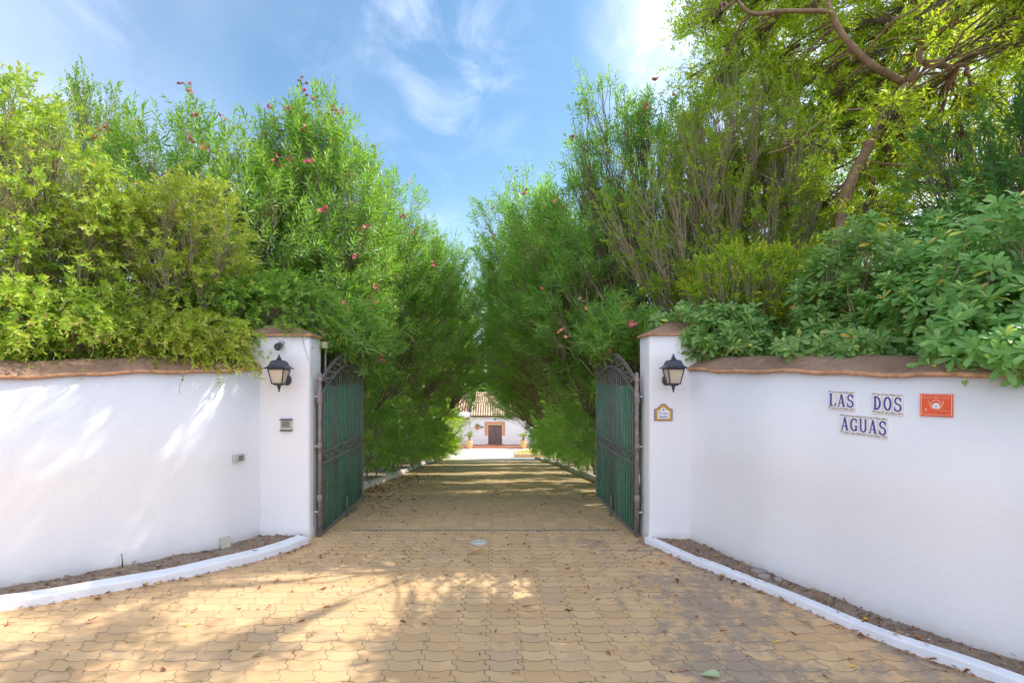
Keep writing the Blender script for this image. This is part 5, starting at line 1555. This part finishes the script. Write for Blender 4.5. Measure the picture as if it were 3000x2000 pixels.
# ------------------------------------------------------------------ the house at the end
HZ = -5.38
def house():
    YH = 51.5; TZ = HZ + 0.20
    root = empty('white_house', (0.0, YH, HZ), 'white house with a tiled porch roof and terracotta framed door beyond the drive', 'house')
    hx = lambda px, Y=YH: (px - CX) / F * Y
    hz = lambda py, Y=YH: EYE - (py - CY) / F * Y
    X0, X1 = -8.5, 10.0
    dx0, dx1 = hx(1430.3), hx(1470.5); dzt = hz(1244.5); eave = hz(1218)
    def quad(mb, x0, x1, z0, z1, y, th, mi=0): mb.box(((x0 + x1) / 2, y + th / 2, (z0 + z1) / 2), (x1 - x0, th, z1 - z0), mi=mi)
    mb = MB()
    quad(mb, X0, dx0, TZ - 0.6, eave + 0.1, YH, 0.3); quad(mb, dx1, X1, TZ - 0.6, eave + 0.1, YH, 0.3); quad(mb, dx0, dx1, dzt, eave + 0.1, YH, 0.3)
    mb.box(((X0 + X1) / 2, YH + 6.2, (TZ + eave) / 2), (X1 - X0 - 0.1, 11.8, eave - TZ + 0.6))
    mb.build('wall', M['wall'], root)
    fx0, fx1, fz0 = hx(1419.8), hx(1480), hz(1275)
    mb = MB()
    quad(mb, fx0, hx(1428), fz0, hz(1235), YH - 0.035, 0.034); quad(mb, hx(1473), fx1, fz0, hz(1235), YH - 0.035, 0.034); quad(mb, hx(1428), hx(1473), hz(1242), hz(1235), YH - 0.035, 0.034)
    mb.build('door_surround', M['terracotta_paint'], root)
    mb = MB()
    quad(mb, hx(1428.3), dx0 - 0.003, fz0, hz(1242.3), YH - 0.022, 0.021); quad(mb, dx1 + 0.003, hx(1472.7), fz0, hz(1242.3), YH - 0.022, 0.021); quad(mb, dx0, dx1, dzt + 0.003, hz(1242.3), YH - 0.022, 0.021)
    mb.build('door_trim', M['buff'], root)
    mb = MB()
    mid = (dx0 + dx1) / 2
    for a, b in ((dx0 + .01, mid - .006), (mid + .006, dx1 - .01)):
        quad(mb, a, b, TZ, dzt - 0.02, YH + 0.12, 0.06)
        for k in range(4):
            zz0 = TZ + 0.08 + k * (dzt - TZ - 0.12) / 4
            quad(mb, a + 0.07, b - 0.07, zz0, zz0 + (dzt - TZ - 0.12) / 4 - 0.07, YH + 0.095, 0.024)
    dr = mb.build('door', M['door_wood'], root)
    mb = MB(); mb.tube([(mid + 0.08, YH + 0.07, TZ + 0.95), (mid + 0.08, YH + 0.05, TZ + 1.0), (mid + 0.08, YH + 0.07, TZ + 1.05)], 0.015, 6)
    h_ = mb.build('handle', M['lamp_iron'], dr, local=True); h_.data.transform(Matrix.Translation(-Vector(root.location)))
    # terrace
    mb = MB(); mb.box(((X0 + X1) / 2, YH - 0.9, HZ + 0.0), (X1 - X0 + 0.5, 1.8, 0.40)); mb.box((mid, YH - 0.1, TZ + 0.03), (dx1 - dx0 + 0.3, 0.5, 0.07))
    mb.build('terrace', M['terracotta'], root)
    # roofs: rows of round tiles
    def tiled(name, xa, xb, ya, za, yb, zb, pitch, rr, xsl=0.0):
        mb = MB()
        n = int((xb - xa) / pitch)
        for i in range(n):
            x0 = xa + (i + 0.5) * pitch
            x1 = x0
            P0, P1 = Vector((x0, ya, za)), Vector((x1 - xsl * 0, yb, zb))
            ax = (P1 - P0); nseg = max(2, int(ax.length / 0.42)); axn = ax.normalized(); up = axn.cross(Vector((1, 0, 0))); up = up if up[2] > 0 else -up
            for k in range(nseg):
                s0, s1 = P0 + ax * (k / nseg), P0 + ax * ((k + 1.12) / nseg)
                ra, rb = rr * 1.05, rr * 0.88
                jit = Vector((random.uniform(-.008, .008), 0, random.uniform(0, 0.01)))
                rings = []
                for s_, r_, li in ((s0, ra, 0.015), (s1, rb, 0.0)):
                    rings.append([s_ + jit + up * li + Vector((math.cos(a), 0, 0)) * r_ + up * (r_ * math.sin(a)) for a in [math.pi * q / 6 for q in range(7)]])
                mb.loft(rings, closed=False)
            # channel between
        mbc = MB()
        mbc.add([(xa, ya, za - 0.0), (xb, ya, za), (xb, yb, zb), (xa, yb, zb), (xa, ya, za - 0.10), (xb, ya, za - 0.10), (xb, yb, zb - 0.1), (xa, yb, zb - 0.1)], [(0, 1, 2, 3), (7, 6, 5, 4), (0, 4, 5, 1), (1, 5, 6, 2), (2, 6, 7, 3), (3, 7, 4, 0)])
        a = mb.build(name, M['roof_tile'], root)
        c = mbc.build('roof_deck', M['roof_channel'], root)
        return a
    za = eave; zb = hz(1182, 54.2)
    tiled('porch_roof', -2.6, 4.0, YH - 0.35, za, 54.2, zb, 0.26, 0.085)
    mb = MB(); mb.tube([(-2.6, 54.25, zb + 0.06), (4.0, 54.25, zb + 0.06)], 0.14, 8); mb.box((0.7, 54.5, zb - 0.3), (6.6, 0.3, 0.9)); mb.build('ridge', M['roof_tile'], root)
    tiled('upper_roof', -2.3, 3.9, 54.7, zb + 0.12, 58.5, hz(1149, 58.5), 0.215, 0.075)
    mb = MB(); mb.box((0.8, 58.6, (hz(1149, 58.5) + HZ) / 2 - 0.1), (6.2, 0.5, hz(1149, 58.5) - HZ - 0.3)); mb.build('rear_wall', M['wall'], root)
    tiled('side_roof', -8.7, -2.7, YH - 0.35, za - 0.25, 57.5, za + 1.5, 0.28, 0.09)
    tiled('side_roof', 4.1, 10.2, YH - 0.35, za - 0.25, 57.5, za + 1.5, 0.28, 0.09)
    mb = MB()
    c = Vector((mid, YH - 0.03, hz(1228)))
    for sx_ in (-1, 1):
        mb.tube([c + Vector((sx_ * (0.05 + 0.09 * math.cos(a)), 0, 0.07 * math.sin(a))) for a in [q * math.pi / 6 for q in range(11)]], 0.02, 5)
    mb.build('iron_ornament', M['lamp_iron'], root)
    return hx, hz, TZ
hx, hz, TZ = house()

def cycad(x, y, z, label, seed):
    root = empty('potted_cycad', (x, y, z), label, 'potted plant', 'cycads in clay jars by the house door')
    mb = MB()
    mb.lathe((x, y, z), [(0.16, 0.0), (0.20, 0.03), (0.30, 0.40), (0.34, 0.66), (0.33, 0.78), (0.25, 0.86), (0.24, 0.90), (0.28, 0.94), (0.27, 0.98), (0.22, 0.97), (0.20, 0.88)], 22)
    mb.build('jar', M['pot'], root)
    mb = MB(); mb.lathe((x, y, z), [(0.10, 0.85), (0.12, 1.0), (0.11, 1.2), (0.05, 1.3)], 12); mb.build('stem', M['bark'], root)
    rg = np.random.default_rng(seed); P, D, N, L = [], [], [], []
    nf = 26
    for k in range(nf):
        a = 2 * math.pi * k / nf + rg.uniform(-.1, .1); el = rg.uniform(0.35, 1.2)
        R = rg.uniform(0.75, 0.95)
        for q in range(26):
            t = (q + 1) / 26
            rr = R * t * math.cos(el); zz_ = R * t * math.sin(el) - 0.42 * (R * t) ** 2 * (1.3 - el * 0.6)
            c = np.array([rr * math.cos(a), rr * math.sin(a), 1.22 + zz_])
            f = unit(np.array([math.cos(a) * math.cos(el), math.sin(a) * math.cos(el), math.sin(el) - 0.8 * R * t]))
            sd = unit(np.cross(f, [0, 0, 1.0]))
            for sg in (-1, 1):
                dd = unit(sd * sg + f * 0.55 + np.array([0, 0, 0.25])); P.append(c); D.append(dd); N.append(unit(np.cross(dd, f) * sg)); L.append(0.17 * math.sin(math.pi * min(1, 0.12 + t * 0.88)) + 0.03)
    V, T = leaf_quads(np.array(P), np.array(D), np.array(N), np.array(L), np.full(len(L), 0.02))
    np_mesh('fronds', V, T, M['palmleaf'], root, np.repeat(rg.random(len(P)), 2))
cycad(hx(1375.5, 49.3), 49.3, HZ + 0.0, 'cycad in a pale clay jar left of the house door', 5)
cycad(hx(1533.5, 49.3), 49.3, HZ + 0.0, 'cycad in a pale clay jar right of the house door', 6)
# hanging pot and name board on the facade
c = Vector((hx(1399), 51.35, hz(1251)))
root = empty('hanging_pot', tuple(c), 'round red clay pot hung on the house wall left of the door', 'pot')
mb = MB(); mb.lathe(c, [(0.05, -0.22), (0.17, -0.15), (0.23, 0.0), (0.22, 0.14), (0.25, 0.17), (0.2, 0.16)], 14); mb.build('bowl', M['pot_red'], root)
mb = MB(); mb.tube([c + Vector((0, 0.12, 0.3)), c + Vector((0, 0, 0.1))], 0.01, 5); mb.build('hook', M['lamp_iron'], root)
rg = np.random.default_rng(3); n = 120; D = unit(rg.normal(size=(n, 3)) + [0, 0, 0.8]); N = unit(np.cross(D, rg.normal(size=D.shape)))
V, T = leaf_quads(np.tile([0, 0, 0.12], (n, 1)) + rg.normal(0, .06, (n, 3)), D, N, rg.uniform(.12, .3, n), rg.uniform(.02, .05, n)); np_mesh('foliage', V, T, M['smallleaf'], root, np.repeat(rg.random(n), 2))
c = Vector((hx(1412), 51.44, hz(1251)))
root = empty('wall_bracket', tuple(c), 'dark iron bracket on the house wall beside the door surround', 'bracket')
mb = MB(); mb.box(c, (0.40, 0.06, 0.05)); mb.tube([c + Vector((-.1, 0, .02)), c + Vector((0, -0.03, .18)), c + Vector((.12, 0, .02))], 0.015, 5); mb.build('bar', M['lamp_iron'], root)
# low walled bed in the court
c = Vector((hx(1545, 31), 31.5, gz(0, 31)))
root = empty('planted_bed', tuple(c), 'low buff walled bed of dry grass at the end of the right hedge', 'flower bed')
mb = MB(); mb.box(c + Vector((0.9, 0, 0.12)), (3.4, 1.6, 0.30)); mb.build('edging', M['buff'], root)
rg = np.random.default_rng(12); n = 900
P = np.stack([rg.uniform(-.7, 2.5, n), rg.uniform(-.7, .7, n), np.full(n, 0.26)], 1); D = unit(rg.normal(0, .5, (n, 3)) + [0, 0, 1.0]); N = unit(np.cross(D, rg.normal(size=D.shape)))
V, T = leaf_quads(P, D, N, rg.uniform(.08, .3, n) * np.clip(P[:, 0] + .8, .4, 1.5), np.full(n, .02)); np_mesh('foliage', V, T, M['jasmine'], root, np.repeat(rg.random(n), 2))

# trees behind the house
FAR = dict(mat=M['darkleaf'], shoot=0.5, whorls=7, per=4, L=0.26, WL=0.4, open0=70, open1=30, twist=0.7, bias=(0, 0, 0.3), djit=0.4, twig_r=0.02, twig=M['twig_dark'], bark=M['bark_tree'], taper=False)
ft = plant('broadleaf_tree', 'dark round tree directly behind the house roof', 'tree', (0.8, 66, HZ), [((0.8, 66, 0.5), (4.6, 3.5, 3.4), 0, 1)], 1500, dict(FAR, mat=M['smallleaf']), 101, 'trees behind the house', K1=8, K2=8, stem_r=0.25, spread=0.3, zmin=1.5)
for i, (x, y, s, lab) in enumerate(((-8.5, 63, 1.1, 'round tree behind the left end of the house'), (9.5, 64, 1.15, 'round tree behind the right end of the house'), (-18, 58, 1.2, 'round tree far left of the house'), (20, 60, 1.3, 'round tree far right of the house'))):
    copy_plant(ft, (x, y, HZ), 1.3 * i + 0.7, (s, s, s), lab)
